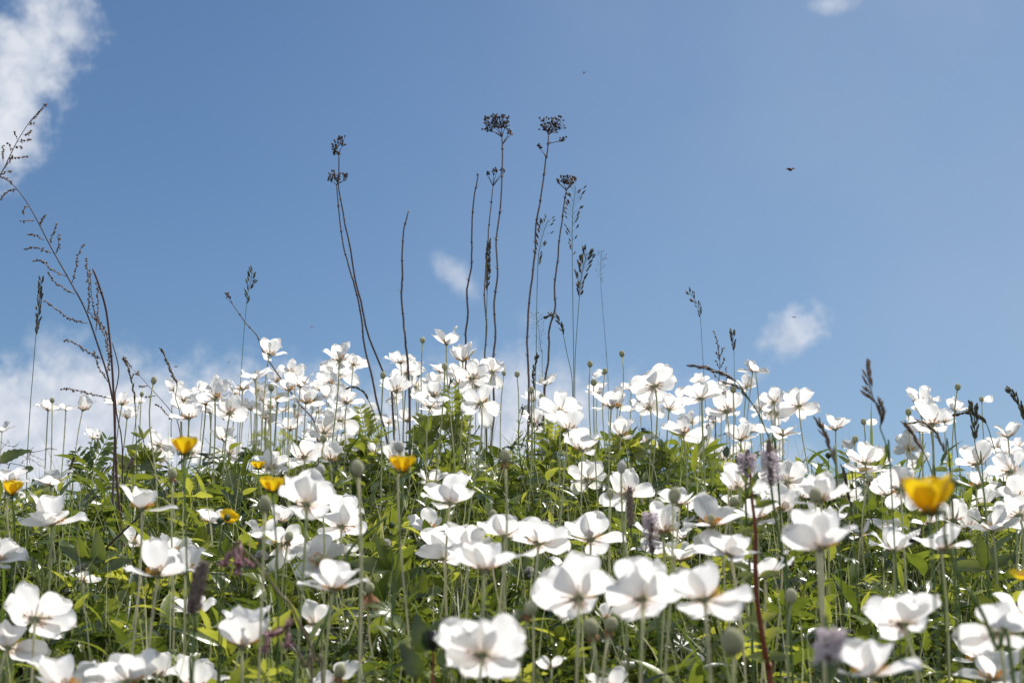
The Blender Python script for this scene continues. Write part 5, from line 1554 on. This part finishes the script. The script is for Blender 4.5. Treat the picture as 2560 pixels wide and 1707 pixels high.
# ------------------------------------------------------------------ labels: each tells one bloom from its neighbours by look and by what it stands next to
LM = [(275, 1000, "the tall maroon stalk"), (292, 1150, "the tall maroon stalk"), (300, 1300, "the tall maroon stalk"), (325, 1500, "the tall maroon stalk"),
      (460, 1120, "the buttercup by the maroon stalk"), (646, 1168, "the tiny buttercup"), (682, 1215, "the frilled cup-shaped buttercup"), (1007, 1165, "the ridge-top buttercup"),
      (31, 1228, "the glossy edge buttercup"), (567, 1294, "the deep orange buttercup"), (634, 1364, "the scrappy wilting buttercup"), (2322, 1250, "the big out-of-focus buttercup"), (2545, 1450, "the cut-off buttercup"),
      (1018, 900, "the pale-tipped bare stalk"), (945, 930, "the crossing dead stalks"), (1236, 870, "the tallest dead tansy"), (1164, 860, "the bare crooked stalk"),
      (1320, 930, "the tansy with side clusters"), (1362, 920, "the shorter dead tansy"), (640, 870, "the slanting tansy twig"), (720, 960, "the slanting tansy twig"), (1875, 1180, "the lilac-fluffed plantain pair"),
      (1628, 1320, "the lowest lilac plantain"), (1576, 1270, "the bare plantain spike"), (1785, 915, "the arching brown grass"), (2195, 1000, "the tall blurred grass spike"),
      (2430, 1040, "the sideways-bent grass"), (2436, 1080, "the upright forked grass"), (1880, 1350, "the red-stemmed plant"), (1895, 1520, "the red-stemmed plant"), (497, 1450, "the thick dark plantain head"),
      (595, 1370, "the higher pink catchfly"), (725, 1600, "the lower pink catchfly"), (2288, 1345, "the black beetle"), (924, 1490, "the drooping-petalled seed head"),
      (893, 1168, "the largest ridge seed head"), (1262, 1140, "the stubbed ridge seed head"), (662, 1262, "the felted head by the frilled buttercup"), (1688, 1237, "the big felted head before a bloom"),
      (1832, 1600, "the biggest blurred seed head"), (1978, 1490, "the round-topped seed head"), (1325, 1525, "the slanting stubbed seed head"), (385, 950, "the lone seed head in pale sky"),
      (1555, 885, "the lone high seed head"), (2394, 967, "the tilted seed head in blue sky"), (1056, 850, "the slim seed head in front of sky"), (75, 900, "the lone slim grass spike"),
      (330, 930, "the knobbly grass spike"), (435, 950, "the tilting brownish grass"), (905, 980, "the hook-shaped braided grass"), (1174, 1020, "the slim whorled bedstraw"), (1305, 1060, "the bushy bedstraw"),
      (1060, 1110, "the glowing lime leaf"), (1135, 1155, "the broad lime leaf"), (2178, 1080, "the tall straight green blade"), (1084, 1620, "the dark narrow capsule"), (1000, 1420, "the green slanting stalk"),
      (2470, 1000, "the one-petalled seed head in the sky"), (1615, 1075, "the sideways bedstraw"), (240, 1400, "the dark diagonal stalk"), (850, 1480, "the blurred green diagonal stalk"), (1310, 1450, "the striped clover head"),
      (2290, 1100, "the thick slanting brown grass"), (1985, 700, "the small cloud"), (35, 1000, "the low cloud at the frame edge")]


def look(q):
    a, o = q['away'], q['opn']
    s = "white anemone"
    if q['lean'] >= 15: t = " tipped to one side"
    elif a >= 56: t = " seen from beneath"
    elif a >= 44: t = " turned away, back showing"
    elif a <= -20: t = " showing its green centre"
    elif o <= 46: t = " closed to a tight cup"
    elif o <= 56: t = " cupped upward"
    elif o >= 76: t = " spread flat"
    elif a >= 34: t = " half turned away"
    elif a <= 0: t = " opening towards the viewer"
    elif o <= 60: t = " shaped like a bowl"
    elif a >= 25: t = " tilted back"
    else: t = " wide open"
    d = q['d']
    z = "huge blurred " if d < 1.08 else "large " if d < 1.5 else "" if d < 2.45 else "small "
    return z + s + t


def where(dx, dy, dist):
    if dist < 30: return "right against"
    h = "left of" if dx < 0 else "right of"
    far = "well " if dist > 190 else "just " if dist < 80 else ""
    if abs(dy) > 2.2 * abs(dx): return far + ("above" if dy < 0 else "below")
    if abs(dx) > 2.2 * abs(dy): return far + h
    return far + ("above and " if dy < 0 else "below and ") + h


used = {}
ALLT = sorted(FLOWERS, key=lambda f: f[4]['d'])
for o, px, py, w_, q in ALLT:
    cy = py - w_ * .25 * math.cos(math.radians(min(80, abs(q['away']))))
    c = sorted(((math.hypot(px - x, cy - y), x, y, n) for x, y, n in LM))
    nm = look(q)
    done = False
    for dist, x, y, n in c[:6]:
        lb = f"{nm}, {where(px - x, cy - y, dist)} {n}"
        if lb not in used and len(lb.split()) <= 16: done = True; break
    if not done:
        for (d1, x1, y1, n1) in c[:5]:
            for (d2, x2, y2, n2) in c[1:7]:
                if n1 == n2: continue
                lb = f"{nm}, between {n1} and {n2}"
                if lb not in used and len(lb.split()) <= 16: done = True; break
            if done: break
    used[lb] = o
    o['label'] = lb
for o, px, py, h_, kind in sorted(BUDS, key=lambda f: -f[3]):
    c = sorted(((math.hypot(px - x, py - y), x, y, n) for x, y, n in LM if 'seed head' not in n and 'felted head' not in n))
    tail = {'': "bare felted seed head", 'stub': "seed head with brown stubs under it", 'wool': "woolly pale seed head", 'bract': "seed head with two drooping brown petals"}.get(kind, "seed head keeping one last white petal")
    tail = ("large " if h_ > 34 else "small " if h_ < 15 else "") + tail
    for dist, x, y, n in c[:9]:
        lb = f"{tail}, {where(px - x, py - y, dist)} {n}"
        if lb not in used and len(lb.split()) <= 16: break
    used[lb] = o
    o['label'] = lb
